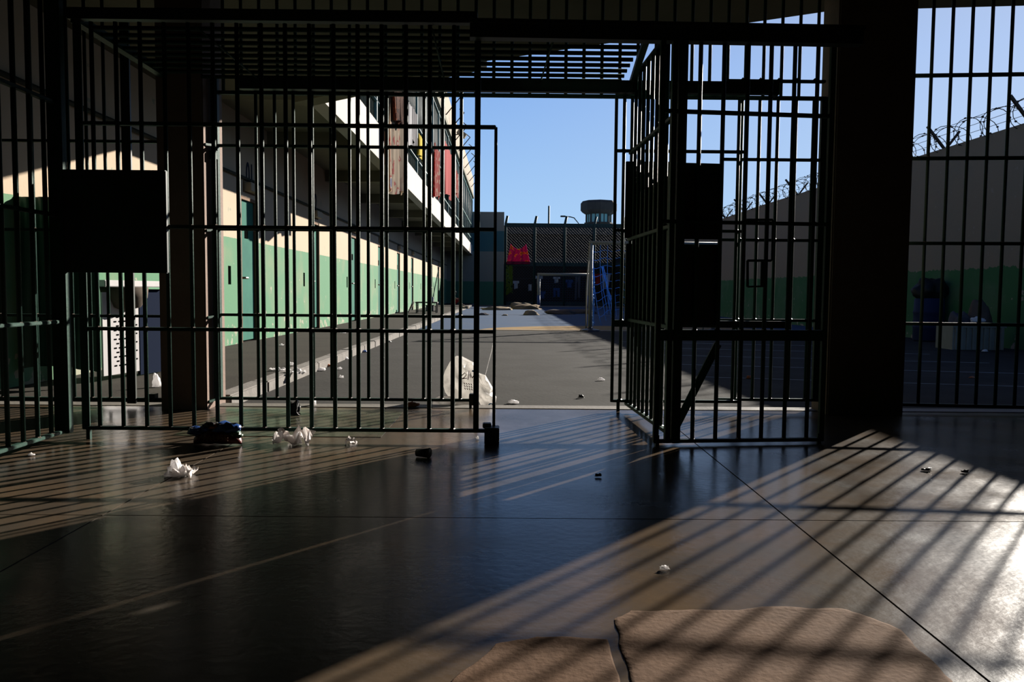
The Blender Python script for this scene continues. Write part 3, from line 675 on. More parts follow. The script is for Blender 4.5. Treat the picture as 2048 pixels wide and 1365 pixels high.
# watch tower
yt = 80
tw0 = P(1197, 447, yt); s_ = yt / FPX
tw = thing('watch_tower', (tw0.x, yt, ZO), 'octagonal concrete guard tower with teal windows beyond the far fence', 'tower')
def oct_(c, prof): return MB().lathe(c, prof, 8)
zA, zB, zC_, zD = P(1197, 450, yt).z, P(1197, 429, yt).z, P(1197, 426, yt).z, P(1197, 403, yt).z
part('tower_base', oct_((tw0.x, yt, 0), [(1.3, ZO), (1.3, zA + 0.05), (1.42, zA + 0.08), (1.42, zA + 0.2)]), 'tower', tw)
part('tower_roof', oct_((tw0.x, yt, 0), [(1.35, zB - 0.02), (1.62, zC_), (1.8, zC_ + 0.2), (1.8, zD - 0.25), (1.6, zD), (0.9, zD + 0.08)]), 'tower', tw)
for k in range(8):
    a = 2 * math.pi * k / 8; a2 = 2 * math.pi * (k + 1) / 8; rr = 1.2
    p0, p1 = Vector((tw0.x + rr * math.cos(a), yt + rr * math.sin(a), 0)), Vector((tw0.x + rr * math.cos(a2), yt + rr * math.sin(a2), 0))
    part('mullion', MB().tube([p0 + Vector((0, 0, zA)), p0 + Vector((0, 0, zB))], 0.1, 6), 'tower', tw)
    mid = (p0 + p1) / 2; part('mullion', MB().tube([mid + Vector((0, 0, zA)), mid + Vector((0, 0, zB))], 0.05, 4), 'tower', tw)
    pn = part('window_pane', MB().beam(p0 * 0.98 + Vector((tw0.x, yt, 0)) * 0.02 + Vector((0, 0, (zA + zB) / 2 + 0.05)), p1 * 0.98 + Vector((tw0.x, yt, 0)) * 0.02 + Vector((0, 0, (zA + zB) / 2 + 0.05)), 0.03, zB - zA - 0.12), 'teal_glass', tw)
q = P(1098, 412, 70)
single('antenna_mast', MB().tube([(q.x, 70, ZO), (q.x, 70, q.z)], [0.1, 0.08], 6), 'fence', 'plain dark mast rising above the far wall, left of the tower', 'pole', smooth=True)
q0 = P(1157, 447, 78); q1 = P(1148, 436, 78); q2 = P(1129, 433, 78)
t_ = thing('street_lamp', (q0.x, 78, ZO), 'curved street lamp arm just left of the guard tower', 'lamp')
part('lamp_pole', MB().tube([(q0.x, 78, ZO), q0, q1, P(1140, 434, 78), q2], 0.05, 6), 'wire', t_, smooth=True)
part('lamp_head', MB().box(q2 + Vector((-0.15, 0, 0)), (0.5, 0.25, 0.14)), 'farcap', t_, bevel=0.03)

# --- right yard wall with razor wire
HW = 3.92
mbw = MB(); poly = [(wallx(y), y) for y in (10.4, 28, 62)]
mbw.prism(poly + [(10.4, 62), (10.4, 10.4)], ZO - 0.1, HW)
struct('wall_yard', mbw, 'rightwall')
rz = thing('razor_wire', (wallx(25), 25, HW), 'coils of razor wire on slanted posts along the right yard wall', 'wire')
mb = MB(); pts = []; y = 10.5; n_ = 0
while y < 50:
    a = n_ * 2 * math.pi / 16; rr = 0.27 + 0.03 * math.sin(n_ * 0.21)
    pts.append((wallx(y) + 0.06 + rr * math.cos(a), y + 0.2 * math.sin(a * 0.5), HW + 0.20 + rr * math.sin(a) * 0.9)); y += 0.42 / 16; n_ += 1
mb.tube(pts, 0.0075, 4)
rzc = part('razor_coil', mb, 'razor', rz)
mb = MB()
for i in range(0, len(pts), 3):
    p = Vector(pts[i]); mb.box(p, (0.05, 0.012, 0.012)).box(p, (0.012, 0.04, 0.03))
part('razor_barb', mb, 'razor', rzc, stuff=True)
for z in (0.12, 0.26, 0.4):
    part('strand', MB().tube([(wallx(y) - 0.05, y, HW + z) for y in (10.5, 28, 50)], 0.005, 4), 'razor', rz)
for i in range(14):
    y = PX(1886, 284, 9.0).y + 2.62 * (i - 1); x = wallx(y)
    part('wire_post', MB().beam((x + 0.05, y, HW - 0.02), (x - 0.36, y - 0.05, HW + 0.44), 0.045, 0.045).beam((x + 0.06, y, HW - 0.02), (x + 0.34, y, HW + 0.36), 0.04, 0.04), 'rust', rz)

# --- goals
def goal(name, label, base, wdt, hgt, r, deep, m='goal', blue_foot=False):
    t = thing(name, base, label, 'goal'); b = Vector(base)
    for dx in (0, wdt):
        po = part('post', MB().tube([b + Vector((dx, 0, 0)), b + Vector((dx, 0, hgt))], r, 10), m, t, smooth=True)
        part('base_plate', MB().lathe(b + Vector((dx, 0, 0)), [(0.26, 0), (0.24, 0.035), (0.08, 0.07), (r, 0.1)], 10), 'darkscrap', po)
        if blue_foot: part('post_foot', MB().tube([b + Vector((dx, 0, 0)), b + Vector((dx, 0, 0.75))], r + 0.006, 10), 'goal_blue', po, smooth=True)
        part('back_stay', MB().tube([b + Vector((dx, 0, hgt)), b + Vector((dx, deep * 0.4, hgt - 0.02)), b + Vector((dx, deep, hgt * 0.5)), b + Vector((dx, deep, 0))], r * 0.35, 6), m, t, smooth=True)
    part('crossbar', MB().tube([b + Vector((-r, 0, hgt)), b + Vector((wdt + r, 0, hgt))], r, 10), m, t, smooth=True)
    return t
gz = P(1180, 486, gpost.y).z
g1 = goal('football_goal', 'near white football goal with a torn blue net', (gpost.x, gpost.y, ZO), 3.0, gz - ZO, 0.048, 1.0)
mb = MB(); H = gz - ZO
def netp(s, t):                                            # s across, t down: sagging net behind the bar
    return Vector((gpost.x + 0.05 + s * 2.9 + 0.35 * t * t * (1 - s) * math.sin(2 + s * 3), gpost.y + 0.08 + 0.75 * t ** 1.3 + 0.07 * math.sin(s * 19) * t, gz - t * (H - 0.12 - 0.22 * abs(math.sin(s * 8.5)))))
for i in range(17):
    mb.tube([netp(i / 16, k / 12) for k in range(13)], 0.0065, 4, False)
for k in range(1, 10):
    mb.tube([netp(i / 36, k / 10 + 0.012 * math.sin(i * 1.3)) for i in range(37)], 0.006, 4, False)
def sidep(s, t): return Vector((gpost.x + 0.03 + 0.10 * s * (0.4 + t) + 0.07 * math.sin(9 * t + 4 * s) * t, gpost.y + 0.05 + 0.75 * s * t ** 0.7, gz - t * (H - 0.10 * s - 0.05)))
for i in range(8):
    mb.tube([sidep(i / 7, k / 14) for k in range(15)], 0.007, 4, False)
for k in range(1, 15):
    mb.tube([sidep(i / 7, min(1, k / 15 + 0.02 * math.sin(i * 2.1 + k))) for i in range(8)], 0.007, 4, False)
for i in range(6):                                         # torn bunch hanging in the middle
    o_ = random.uniform(-0.10, 0.10)
    mb.tube([(gpost.x + 0.32 + o_ * (0.3 + k / 8) + 0.035 * k + 0.02 * math.sin(k + i), gpost.y + 0.4 + 0.05 * k + o_, gz - 0.55 - 0.15 * k) for k in range(9)], 0.008, 4, False)
part('goal_net', mb, 'net', g1, stuff=True)
gf = G(1077, 616, ZO)
gfz = P(1077, 549, gf.y).z
g2 = goal('football_goal', 'far football goal standing before the wire fence', (gf.x, gf.y, ZO), P(1176, 580, gf.y).x - gf.x, gfz - ZO, 0.09, 1.0, blue_foot=True)
mb = MB(); wd_ = P(1176, 580, gf.y).x - gf.x
for i in range(21): mb.tube([(gf.x + wd_ * i / 20, gf.y + 0.1, gfz), (gf.x + wd_ * i / 20, gf.y + 1.0, ZO + 0.1)], 0.009, 3, False)
for k in range(14): mb.tube([(gf.x, gf.y + 0.1 + 0.9 * k / 14, gfz - (gfz - ZO - 0.1) * k / 14), (gf.x + wd_, gf.y + 0.1 + 0.9 * k / 14, gfz - (gfz - ZO - 0.1) * k / 14)], 0.009, 3, False)
part('goal_net', mb, 'net_dark', g2, stuff=True)

# ================================================================== CLOTH
def cloth_mb(o, a, wd, ht, folds, dep, seed=0, mask=None, nx=28, ny=18, taper=0.0, th=0.012, sag=0.0):
    o, a = Vector(o), Vector(a).normalized(); n = Vector((a.y, -a.x, 0)); mb = MB()
    def pt(i, j, off):
        s, t = i / nx, j / ny
        q = s - 0.5; q *= (1 - taper * (1 - t)) if taper >= 0 else (1 + taper * t)
        dpt = dep * (math.sin(2 * math.pi * folds * s + seed + 0.8 * t) * (0.35 + 0.65 * t) + 0.4 * math.sin(2 * math.pi * folds * 2.3 * s + seed * 2 + t * 3))
        return o + a * ((q + 0.5) * wd) + n * (dpt + off) + Vector((0, 0, -t * ht * (1 + 0.05 * math.sin(5 * s + seed)) - sag * 4 * s * (1 - s) * (1 - t)))
    for sgn, off in ((1, 0), (-1, th)):
        vs = [pt(i, j, off) for j in range(ny + 1) for i in range(nx + 1)]; fs = []
        for j in range(ny):
            for i in range(nx):
                if mask and not mask((i + .5) / nx, (j + .5) / ny): continue
                q = (j * (nx + 1) + i, j * (nx + 1) + i + 1, (j + 1) * (nx + 1) + i + 1, (j + 1) * (nx + 1) + i)
                fs.append(q if sgn > 0 else q[::-1])
        mb.add(vs, fs)
    return mb
def cloth(name, mt, label, cat, group, *a, **k):
    mb = cloth_mb(*a, **k); used = sorted({i for f in mb.f for i in f}); rm = {o: n for n, o in enumerate(used)}
    mb.v = [mb.v[i] for i in used]; mb.f = [tuple(rm[i] for i in f) for f in mb.f]
    return single(name, mb, mt, label, cat, group, smooth=True)
XC = XFA + 0.09
def hung(name, mt, label, cat, u0, u1, v0, v1, folds, seed, vref=None, dep=0.04, xc=XC, **k):
    ya, yb_ = PX(u0, 300, xc).y, PX(u1, 300, xc).y; um = (u0 + u1) / 2
    z1, z0 = PX(um, v0, xc).z, PX(um, v1, xc).z
    return cloth(name, mt, label, cat, 'washing on the upper railing', (xc, ya, z1), (0, 1, 0), yb_ - ya, z1 - z0, folds, dep, seed, **k)
hung('blanket', 'blanket', 'long beige patterned blanket hanging from the upper railing below the slab edge', 'blanket', 774, 806, 172, 384, 2.5, 0.5, dep=0.07, xc=XC + 0.04)
hung('blanket', 'browncloth', 'brown cloth bunched at the top of the beige blanket', 'blanket', 784, 808, 150, 245, 3, 2, xc=XC + 0.16, taper=-0.5)
hung('towel', 'whitecloth', 'white towel on the railing just right of the beige blanket', 'towel', 814, 822, 208, 292, 1.5, 1)
hung('shirt', 'yellowcloth', 'yellow shirt on the upper railing', 'shirt', 837, 845, 274, 316, 2, 3)
hung('sheet', 'redcloth', 'red and white sheet hanging narrow, nearest of the red washing', 'sheet', 868, 879, 296, 394, 2.5, 1)
hung('sheet', 'red', 'long plain red sheet on the railing, middle of the red washing', 'sheet', 889, 902, 296, 394, 3, 2)
hung('towel', 'redcloth', 'small red towel farthest along the upper railing', 'towel', 911, 916, 345, 392, 2, 4)
hung('jacket', 'greycloth', 'dark jacket hung on the railing left of the yellow shirt', 'jacket', 822, 834, 222, 290, 2, 5, xc=XC)
# on and near the fence
YC = YFN - 0.13
def fenced(name, mt, label, cat, u0, u1, v0, v1, folds, seed, Y=YC, group='washing hung at the far fence', dep=0.035, **k):
    p0, p1 = P(u0, v0, Y), P(u1, v1, Y)
    return cloth(name, mt, label, cat, group, (p0.x, Y, p0.z), (1, 0, 0), p1.x - p0.x, p0.z - p1.z, folds, dep, seed, **k)
pk = fenced('beach_cloth', 'pinkcloth', 'pink and orange flowered cloth pinned high on the far fence', 'cloth', 1013, 1060, 488, 527, 2, 0.3, taper=0.35, sag=0.35, dep=0.05)
p0, p1 = P(1014, 523, YC - 0.08), P(1060, 529, YC - 0.08)
part('border', cloth_mb((p0.x, YC - 0.07, p0.z), (1, 0, 0), p1.x - p0.x, p0.z - p1.z, 2, 0.05, 0.3), 'pinkedge', pk)
fenced('towel', 'lime', 'lime green towel hanging on the fence below the flowered cloth', 'towel', 1012, 1025, 531, 588, 3, 1, dep=0.05)
shirt = lambda s, t: (0.22 < s < 0.78 and not (t < 0.1 and 0.4 < s < 0.6)) or t < 0.34
line_z = P(1100, 555, YC - 1).z
fenced('shirt', 'whitecloth', 'white shirt on the line between lime towel and far goal', 'shirt', 1026, 1038, 562, 578, 1, 1, mask=shirt)
fenced('cloth_rag', 'whitecloth', 'narrow white rag hung just left of the far goal', 'cloth', 1057, 1063, 569, 582, 1, 2)
fenced('shirt', 'whitecloth', 'white shirt behind the left post of the far goal', 'shirt', 1071, 1085, 552, 570, 1, 3, mask=shirt)
fenced('shirt', 'whitecloth', 'pale shirt seen through the middle of the far goal', 'shirt', 1106, 1120, 554, 566, 1, 1, mask=shirt)
fenced('shirt', 'bluecloth', 'blue shirt hung to the right inside the far goal', 'shirt', 1131, 1146, 560, 576, 1, 2, mask=shirt)
fenced('trousers', 'bluecloth', 'dark blue trousers below the pale shirt in the far goal', 'trousers', 1107, 1119, 576, 594, 1, 2, mask=lambda s, t: t < 0.35 or abs(s - 0.5) > 0.12)
fenced('shirt', 'bluecloth', 'dark blue shirt low beside the left post of the far goal', 'shirt', 1079, 1091, 583, 598, 1, 2, mask=shirt)
fenced('blanket', 'browncloth', 'orange brown blanket over the line above the far goal', 'blanket', 1159, 1178, 540, 549, 2, 2)
fenced('trousers', 'greycloth', 'grey trousers hung at the right post of the far goal', 'trousers', 1150, 1160, 552, 598, 1, 1, mask=lambda s, t: t < 0.3 or abs(s - 0.5) > 0.1)
fenced('shirt', 'red', 'red shirt seen through the blue goal net', 'shirt', 1188, 1203, 548, 570, 1, 2, mask=shirt)
fenced('towel', 'whitecloth', 'pale grey towel seen through the blue goal net', 'towel', 1203, 1221, 548, 576, 1, 1, taper=-0.5)
lz = P(1100, 551, YC - 0.1)
single('clothes_line', MB().tube([(fx0, YC, P(1012, 560, YC).z), ((fx0 + fx1) / 2, YC, P(1120, 553, YC).z), (fx1 - 1.8, YC, P(1230, 547, YC).z)], 0.012, 4), 'wire', 'clothes line stretched in front of the far fence', 'line')

# --- piles lying on the court
def heap(name, mt, label, cat, u, v, wd, dp, ht, seed, group='bundles lying on the far court', z=ZO, amp=0.35, at=None):
    c = Vector(at) if at else G(u, v, z); mb = MB(); bm = bmesh.new(); bmesh.ops.create_icosphere(bm, subdivisions=3, radius=1)
    for vtx in bm.verts:
        p = vtx.co; q = 1 + amp * mnoise.noise(p * 1.7 + Vector((seed * 3.1, 0, 0))) + 0.5 * amp * mnoise.noise(p * 4 + Vector((0, seed, 0)))
        vtx.co = Vector((p.x * q * wd / 2, p.y * q * dp / 2, max(0, p.z + 0.15) * q * ht))
    mb.add([v_.co + c + Vector((0, 0, 0.005)) for v_ in bm.verts], [tuple(x.index for x in f.verts) for f in bm.faces]); bm.free()
    return single(name, mb, mt, label, cat, group, smooth=True)
heap('cloth_bundle', 'tancloth', 'long pale bundle on the blue court left of the other bundles', 'bundle', 992, 620.5, 1.7, 1.0, 0.14, 1)
heap('cardboard_pile', 'brown', 'flattened brown cardboard and cloth pile in sun before the far goal', 'pile', 1052, 619, 1.7, 1.2, 0.22, 2)
heap('cloth_bundle', 'tancloth', 'grey tan bundle farthest back, at the foot of the fence', 'bundle', 1042, 614.5, 1.6, 0.7, 0.24, 3)
heap('cloth_bundle', 'tancloth', 'small round bundle alone on the blue court', 'bundle', 1062, 631, 0.62, 0.5, 0.17, 4)
heap('stone_scrap', 'tancloth', 'small pale scrap on the blue court left of the round bundle', 'scrap', 1010, 632, 0.22, 0.2, 0.05, 5)
heap('stone_scrap', 'greycloth', 'dark scrap on the blue court nearest the kerb', 'scrap', 967, 631, 0.42, 0.3, 0.08, 6)
heap('blanket_roll', 'sack', 'long brown blanket roll in shade near the blue net', 'blanket', 1123, 629, 1.3, 0.7, 0.17, 7)
heap('blanket_roll', 'sack', 'brown blanket roll in shade just left of the near goal post', 'blanket', 1158, 628, 1.4, 0.6, 0.19, 8)

# ================================================================== SIDEWALK THINGS
tp = G(854, 626, ZK); tbl = thing('low_table', tp, 'low dark table with clutter on the sidewalk by the cell doors', 'table')
part('table_top', MB().box(tp + Vector((0, 0, 0.40)), (0.85, 0.6, 0.05)), 'darkscrap', tbl, bevel=0.008)
for dx in (-0.38, 0.38):
    for dy in (-0.25, 0.25): part('leg', MB().box(tp + Vector((dx, dy, 0.19)), (0.045, 0.045, 0.38)), 'darkscrap', tbl)
part('stretcher', MB().box(tp + Vector((0, -0.25, 0.07)), (0.76, 0.03, 0.03)), 'darkscrap', tbl)
single('plastic_crate', MB().box(tp + Vector((0.12, 0.0, 0.17)), (0.3, 0.3, 0.22)).box(tp + Vector((0.12, -0.15, 0.29)), (0.32, 0.02, 0.03)), 'greycloth', 'grey crate under the low dark table', 'crate')
single('board', MB().box(tp + Vector((-0.62, 0.02, 0.21)), (0.03, 0.5, 0.46), ax=Matrix.Rotation(R(24), 3, 'Y')), 'darkscrap', 'dark board leaning on the left end of the low table', 'board')
heap('cup', 'whitecloth', 'white plastic cup standing on the low table', 'cup', 862, 611, 0.14, 0.14, 0.16, 1, group=None, at=tp + Vector((0.2, 0, 0.421)))

# seated person far down the walkway
ps = G(909, 611.5, ZK)
def person(base, face):
    t = thing('person', base, 'person sitting on the sidewalk far down the cell block, in red shorts', 'person')
    b = Vector(base); f = Vector((math.cos(face), math.sin(face), 0)); l = Vector((-f.y, f.x, 0))
    J = {}; E = []
    def j(n, fo, la, up, r, par=None):
        J[n] = (b + f * fo + l * la + Vector((0, 0, up)), r); 
        if par: E.append((par, n))
    j('pelvis', -0.10, 0, 0.11, 0.125); j('waist', -0.13, 0, 0.27, 0.115, 'pelvis'); j('chest', -0.10, 0, 0.45, 0.135, 'waist'); j('neckb', -0.05, 0, 0.58, 0.065, 'chest'); j('neck', -0.01, 0, 0.64, 0.05, 'neckb')
    j('head', 0.02, 0, 0.72, 0.085, 'neck'); j('crown', 0.02, 0, 0.80, 0.07, 'head')
    for s, nm in ((1, 'l'), (-1, 'r')):
        j('sh' + nm, -0.07, s * 0.17, 0.54, 0.055, 'chest'); j('el' + nm, 0.12, s * 0.21, 0.36, 0.042, 'sh' + nm); j('wr' + nm, 0.34, s * 0.12, 0.40, 0.03, 'el' + nm); j('ha' + nm, 0.41, s * 0.08, 0.40, 0.032, 'wr' + nm)
        j('hi' + nm, -0.04, s * 0.10, 0.12, 0.09, 'pelvis'); j('kn' + nm, 0.32, s * 0.14, 0.43, 0.062, 'hi' + nm); j('an' + nm, 0.42, s * 0.13, 0.07, 0.04, 'kn' + nm); j('to' + nm, 0.56, s * 0.14, 0.03, 0.03, 'an' + nm)
    names = list(J); me = bpy.data.meshes.new('body'); me.from_pydata([tuple(J[n][0] - b) for n in names], [(names.index(a_), names.index(c_)) for a_, c_ in E], [])
    o = place('body', me, b, t); me.materials.append(M['skin'])
    md = o.modifiers.new('skin', 'SKIN'); me.skin_vertices[0].data[0].use_root = True
    for i, n in enumerate(names): me.skin_vertices[0].data[i].radius = (J[n][1], J[n][1])
    ss = o.modifiers.new('sub', 'SUBSURF'); ss.levels = 2; ss.render_levels = 2
    hm = MB().lathe(J['head'][0] + Vector((-0.012 * f.x, -0.012 * f.y, 0.03)), [(0.098, -0.05), (0.105, 0.0), (0.10, 0.05), (0.07, 0.10), (0.02, 0.118)], 12); part('hair', hm, 'hair', t, smooth=True)
    sm = MB()
    for s, nm in ((1, 'l'), (-1, 'r')):
        h_, k_ = J['hi' + nm][0], J['kn' + nm][0]; sm.tube([J['pelvis'][0] + l * s * 0.06, h_, h_.lerp(k_, 0.55), h_.lerp(k_, 0.8)], [0.135, 0.115, 0.10, 0.09], 12)
    part('shorts', sm, 'red', t, smooth=True)
    for s in (1, -1):
        part('eye', MB().lathe(J['head'][0] + f * 0.082 + l * s * 0.032 + Vector((0, 0, 0.01)), [(0.002, -0.01), (0.01, 0), (0.002, 0.01)], 6), 'hair', t)
    part('nose', MB().tube([J['head'][0] + f * 0.085 + Vector((0, 0, 0.005)), J['head'][0] + f * 0.105 + Vector((0, 0, -0.02))], [0.008, 0.014], 6), 'skin', t)
person(ps, R(10))

# ================================================================== LEFT CORNER: counter, tarp
c0 = G(206, 764, ZK); c1 = G(258, 752, ZK)
ctr = thing('metal_counter', c0, 'white metal counter with slotted panel, behind the bars at left', 'counter')
dv = Vector((0.17, 0.985, 0)); nv = Vector((0.985, -0.17, 0)); m3 = Matrix((dv, -nv, Vector((0, 0, 1)))).transposed()
ctop = P(250, 563, c0.y).z
pl = 0.52
pcn = c0 + dv * pl / 2
hh = ctop - 0.1 - ZK - 0.05
part('slotted_panel', MB().box(pcn + Vector((0, 0, ZK * 0 + 0.05 + hh / 2)), (pl, 0.02, hh), ax=m3), 'white', ctr)
mb = MB()
for r_ in range(12):
    for k in range(5):
        s_ = 0.17 + k * 0.068 + (0.034 if r_ % 2 else 0)
        mb.box(c0 + dv * s_ + nv * 0.011 + Vector((0, 0, 0.13 + r_ * 0.041)), (0.036, 0.004, 0.013), ax=m3)
part('slot', mb, 'black', ctr, stuff=True)
part('counter_top', MB().box(c0 + dv * 0.44 - nv * 0.22 + Vector((0, 0, ctop - ZK - 0.02)), (1.0, 0.62, 0.06), ax=m3), 'white', ctr, bevel=0.006)
part('basin', MB().lathe(c0 + dv * 0.30 + nv * 0.02 + Vector((0, 0, ctop - ZK - 0.27)), [(0.03, 0), (0.14, 0.03), (0.20, 0.12), (0.21, 0.22)], 20), 'sack', ctr, smooth=True)
part('side_panel', MB().box(c0 + dv * 0.73 + nv * 0.0 + Vector((0, 0, (ctop - ZK) / 2 - 0.03)), (0.40, 0.03, ctop - ZK - 0.08), ax=m3), 'navy', ctr)
tq0, tq1 = P(-170, 392, c0.y - 0.35), P(197, 770, c0.y - 0.35)
cloth('tarpaulin', 'tarp', 'crumpled dark green tarpaulin hanging left of the white counter', 'cover', None, (tq0.x, c0.y - 0.35, tq0.z), (1, 0.0, 0), tq1.x - tq0.x, tq0.z - ZK - 0.1, 5.5, 0.035, 1.0, nx=60)  # tarpaulin enlarged to hide the sunlit wall and keep this corner dark
heap('plastic_scrap', 'paper', 'small white scrap at the foot of the narrow pillar, beyond the bars', 'litter', 313, 775, 0.07, 0.06, 0.10, 3, group=None, z=ZK)

# ================================================================== RIGHT CORNER: rubbish
XB = wallx(15)
bb = G(1884, 683, ZO); bb = Vector((min(bb.x, XB - 0.35), bb.y, ZO))
brl = thing('plastic_barrel', bb, 'dark blue plastic barrel against the right yard wall', 'barrel')
bh = P(1884, 597, bb.y).z - ZO
part('barrel_body', MB().lathe(bb, [(0.27, 0), (0.29, 0.04), (0.29, bh * 0.3), (0.305, bh * 0.33), (0.29, bh * 0.36), (0.29, bh * 0.64), (0.305, bh * 0.67), (0.29, bh * 0.7), (0.28, bh - 0.02), (0.25, bh)], 24), 'barrel', brl, smooth=True)
def blob(name, mt, label, cat, c, sx, sy, sz, seed, amp=0.3, group=None):
    bm = bmesh.new(); bmesh.ops.create_icosphere(bm, subdivisions=4, radius=1); mb = MB()
    for vtx in bm.verts:
        p = vtx.co.copy(); q = 1 + amp * mnoise.noise(p * 1.6 + Vector((seed, 0, 0))) + amp * 0.45 * abs(mnoise.noise(p * 5 + Vector((0, seed, 0))))
        vtx.co = Vector((p.x * sx * q, p.y * sy * q, p.z * sz * q))
    zmin = -sz * 0.62
    mb.add([Vector((v_.co.x, v_.co.y, max(v_.co.z, zmin) - zmin)) + Vector(c) for v_ in bm.verts], [tuple(x.index for x in f.verts) for f in bm.faces]); bm.free()
    return single(name, mb, mt, label, cat, group, smooth=True)
blob('rubbish_bag', 'blackbag', 'full black rubbish bag on top of the blue barrel', 'bag', bb + Vector((0.03, 0, bh + 0.002)), 0.33, 0.27, 0.26, 2.0)
BTY = 14.2; bt = Vector((P(1938, 690, BTY).x, BTY, ZO)); wt = (P(1990, 680, BTY).x - P(1889, 680, BTY).x)
tub = thing('ribbed_tub', bt, 'pale ribbed plastic tub full of rubbish on the yard floor', 'tub')
th_ = P(1938, 650, BTY).z - ZO
mb = MB()
for (cx2, cy2, sx2, sy2) in ((0, -0.26, wt, 0.03), (0, 0.26, wt, 0.03), (-wt / 2 + 0.015, 0, 0.03, 0.5), (wt / 2 - 0.015, 0, 0.03, 0.5)): mb.box(bt + Vector((cx2, cy2, th_ / 2)), (sx2, sy2, th_))
mb.box(bt + Vector((0, 0, 0.02)), (wt - 0.02, 0.5, 0.04)); tbo = part('tub_body', mb, 'tub', tub)
for k in range(9): part('rib', MB().box(bt + Vector((-wt / 2 + 0.05 + (wt - 0.1) * k / 8, -0.285, th_ / 2 - 0.01)), (0.035, 0.03, th_ - 0.03)), 'tub', tbo)
part('rim', MB().box(bt + Vector((0, -0.28, th_ - 0.02)), (wt + 0.04, 0.05, 0.04)), 'tub', tbo)
blob('rubbish_bag', 'greycloth', 'grey green rubbish bag heaped in the left of the ribbed tub', 'bag', bt + Vector((-wt * 0.22, 0, 0.05)), 0.19, 0.16, th_ * 0.85, 5.0, 0.4)
blob('burlap_sack', 'sack', 'brown sack slumped over the ribbed tub', 'sack', bt + Vector((wt * 0.17, 0.02, 0.05)), 0.22, 0.17, th_ * 1.15, 8.0, 0.25)
blob('paper_scrap', 'paper', 'white paper scrap on the front of the brown sack', 'litter', bt + Vector((0.0, -0.22, th_ + 0.06)), 0.12, 0.04, 0.05, 1.0, 0.5)
heap('paper_scrap', 'paper', 'white scrap on the floor right of the ribbed tub', 'litter', 1977, 692, 0.16, 0.1, 0.05, 2, group=None)
heap('paper_scrap', 'orange', 'orange scrap by the yard wall right of the tub', 'litter', 2006, 691, 0.14, 0.1, 0.07, 3, group=None)
heap('paper_scrap', 'paper', 'small white scrap on the yard floor below the ribbed tub', 'litter', 1970, 704, 0.10, 0.08, 0.03, 4, group=None)
heap('leaf_scrap', 'orange', 'dry leaf on the shaded yard floor right of the pillar', 'litter', 1944, 757, 0.07, 0.05, 0.015, 4, group=None)

# ================================================================== FLOOR LITTER
# white carrier bag outside the rear gate
bgc = G(938, 818, ZO); bgY = bgc.y
bag = thing('carrier_bag', bgc, 'crumpled white carrier bag with red print, tied by a string to the gate', 'bag')
def puff(outline, y, dep, seed, wr=0.3, nr=14, zmin=None):
    """a crumpled hollow form from a front outline: rounded in depth, ridged with creases"""
    pts = [P(u, v, y) for u, v in outline]; c = sum(pts, Vector()) / len(pts); m = 6; ring = []
    for i, p in enumerate(pts):
        q = pts[(i + 1) % len(pts)]
        ring += [p.lerp(q, k / m) for k in range(m)]
    n = len(ring); mb = MB(); size = max((p - c).length for p in ring)
    for side in (-1, 1):
        vs = []
        for r_ in range(nr + 1):
            t = r_ / nr
            for p in ring:
                q = c.lerp(p, t); e = (q - c) / size
                crease = abs(mnoise.noise(e * 1.7 + Vector((seed, side * 3, 0)))) + 0.35 * abs(mnoise.noise(e * 3.6 + Vector((0, seed, side))))
                d = dep * (max(0, 1 - t ** 2.2)) ** 0.5 * (1 - wr * 2.2 * crease)
                x = Vector((q.x, q.y + side * d, q.z))
                if zmin is not None: x.z = max(x.z, zmin)
                vs.append(x)
        fs = [(r_ * n + k, r_ * n + (k + 1) % n, (r_ + 1) * n + (k + 1) % n, (r_ + 1) * n + k) for r_ in range(nr) for k in range(n)]
        mb.add(vs, fs)
    return mb
bgo = part('bag_body', puff([(884, 762), (890, 742), (903, 719), (913, 712), (924, 713), (947, 725), (957, 742), (962, 770), (958, 800), (948, 818), (920, 812), (900, 798), (890, 785)], bgY + 0.03, 0.13, 3.0, 0.35, zmin=ZO + 0.003), 'bagwhite', bag)
part('bag_side', puff([(955, 745), (962, 748), (971, 751), (979, 765), (987, 778), (986, 784), (993, 795), (991, 806), (984, 818), (972, 821), (962, 812), (954, 795)], bgY - 0.01, 0.12, 7.0, 0.4, zmin=ZO + 0.003), 'bagwhite', bag)
part('bag_base', puff([(866, 800), (878, 793), (900, 793), (930, 800), (952, 808), (950, 817), (925, 820), (885, 818), (866, 812)], bgY - 0.03, 0.10, 11.0, 0.35, zmin=ZO + 0.003), 'clear', bag)
def stroke(pxs, r, mt, nm, y):
    mb = MB(); mb.tube([P(u, v, y) for u, v in pxs], r, 5); part(nm, mb, mt, bgo, smooth=True)
yb2 = bgY - 0.118
for k, pxs in enumerate([[(923, 752), (930, 746), (933, 750), (928, 756), (922, 758), (934, 757)], [(936, 760), (938, 742), (941, 756), (940, 744), (944, 756)], [(944, 757), (947, 753), (949, 748)]]):
    stroke(pxs, 0.0034, 'red_ink', 'red_print', yb2)
for r_ in range(4):
    for k in range(3):
        u, v = 928 + r_ * 4.5 + k * 0.5, 766 + k * 5 + r_ * 0.6; stroke([(u, v), (u + 2.2, v + 3.4)], 0.0032, 'red_ink', 'red_print', yb2 + 0.0)
stroke([(944, 742), (946, 743), (946, 741)], 0.007, 'blue_ink', 'blue_print', yb2)
stroke([(976, 812), (980, 808), (985, 808), (984, 812), (978, 814)], 0.005, 'blue_ink', 'blue_print', bgY - 0.125)
single('string', MB().tube([P(971, 750, bgY - 0.05), P(978, 722, bgY - 0.4), P(984, 700, YF + 0.5), P(989, 668, YF)], 0.0018, 4), 'paper', 'thin white string from the carrier bag to the gate', 'string')
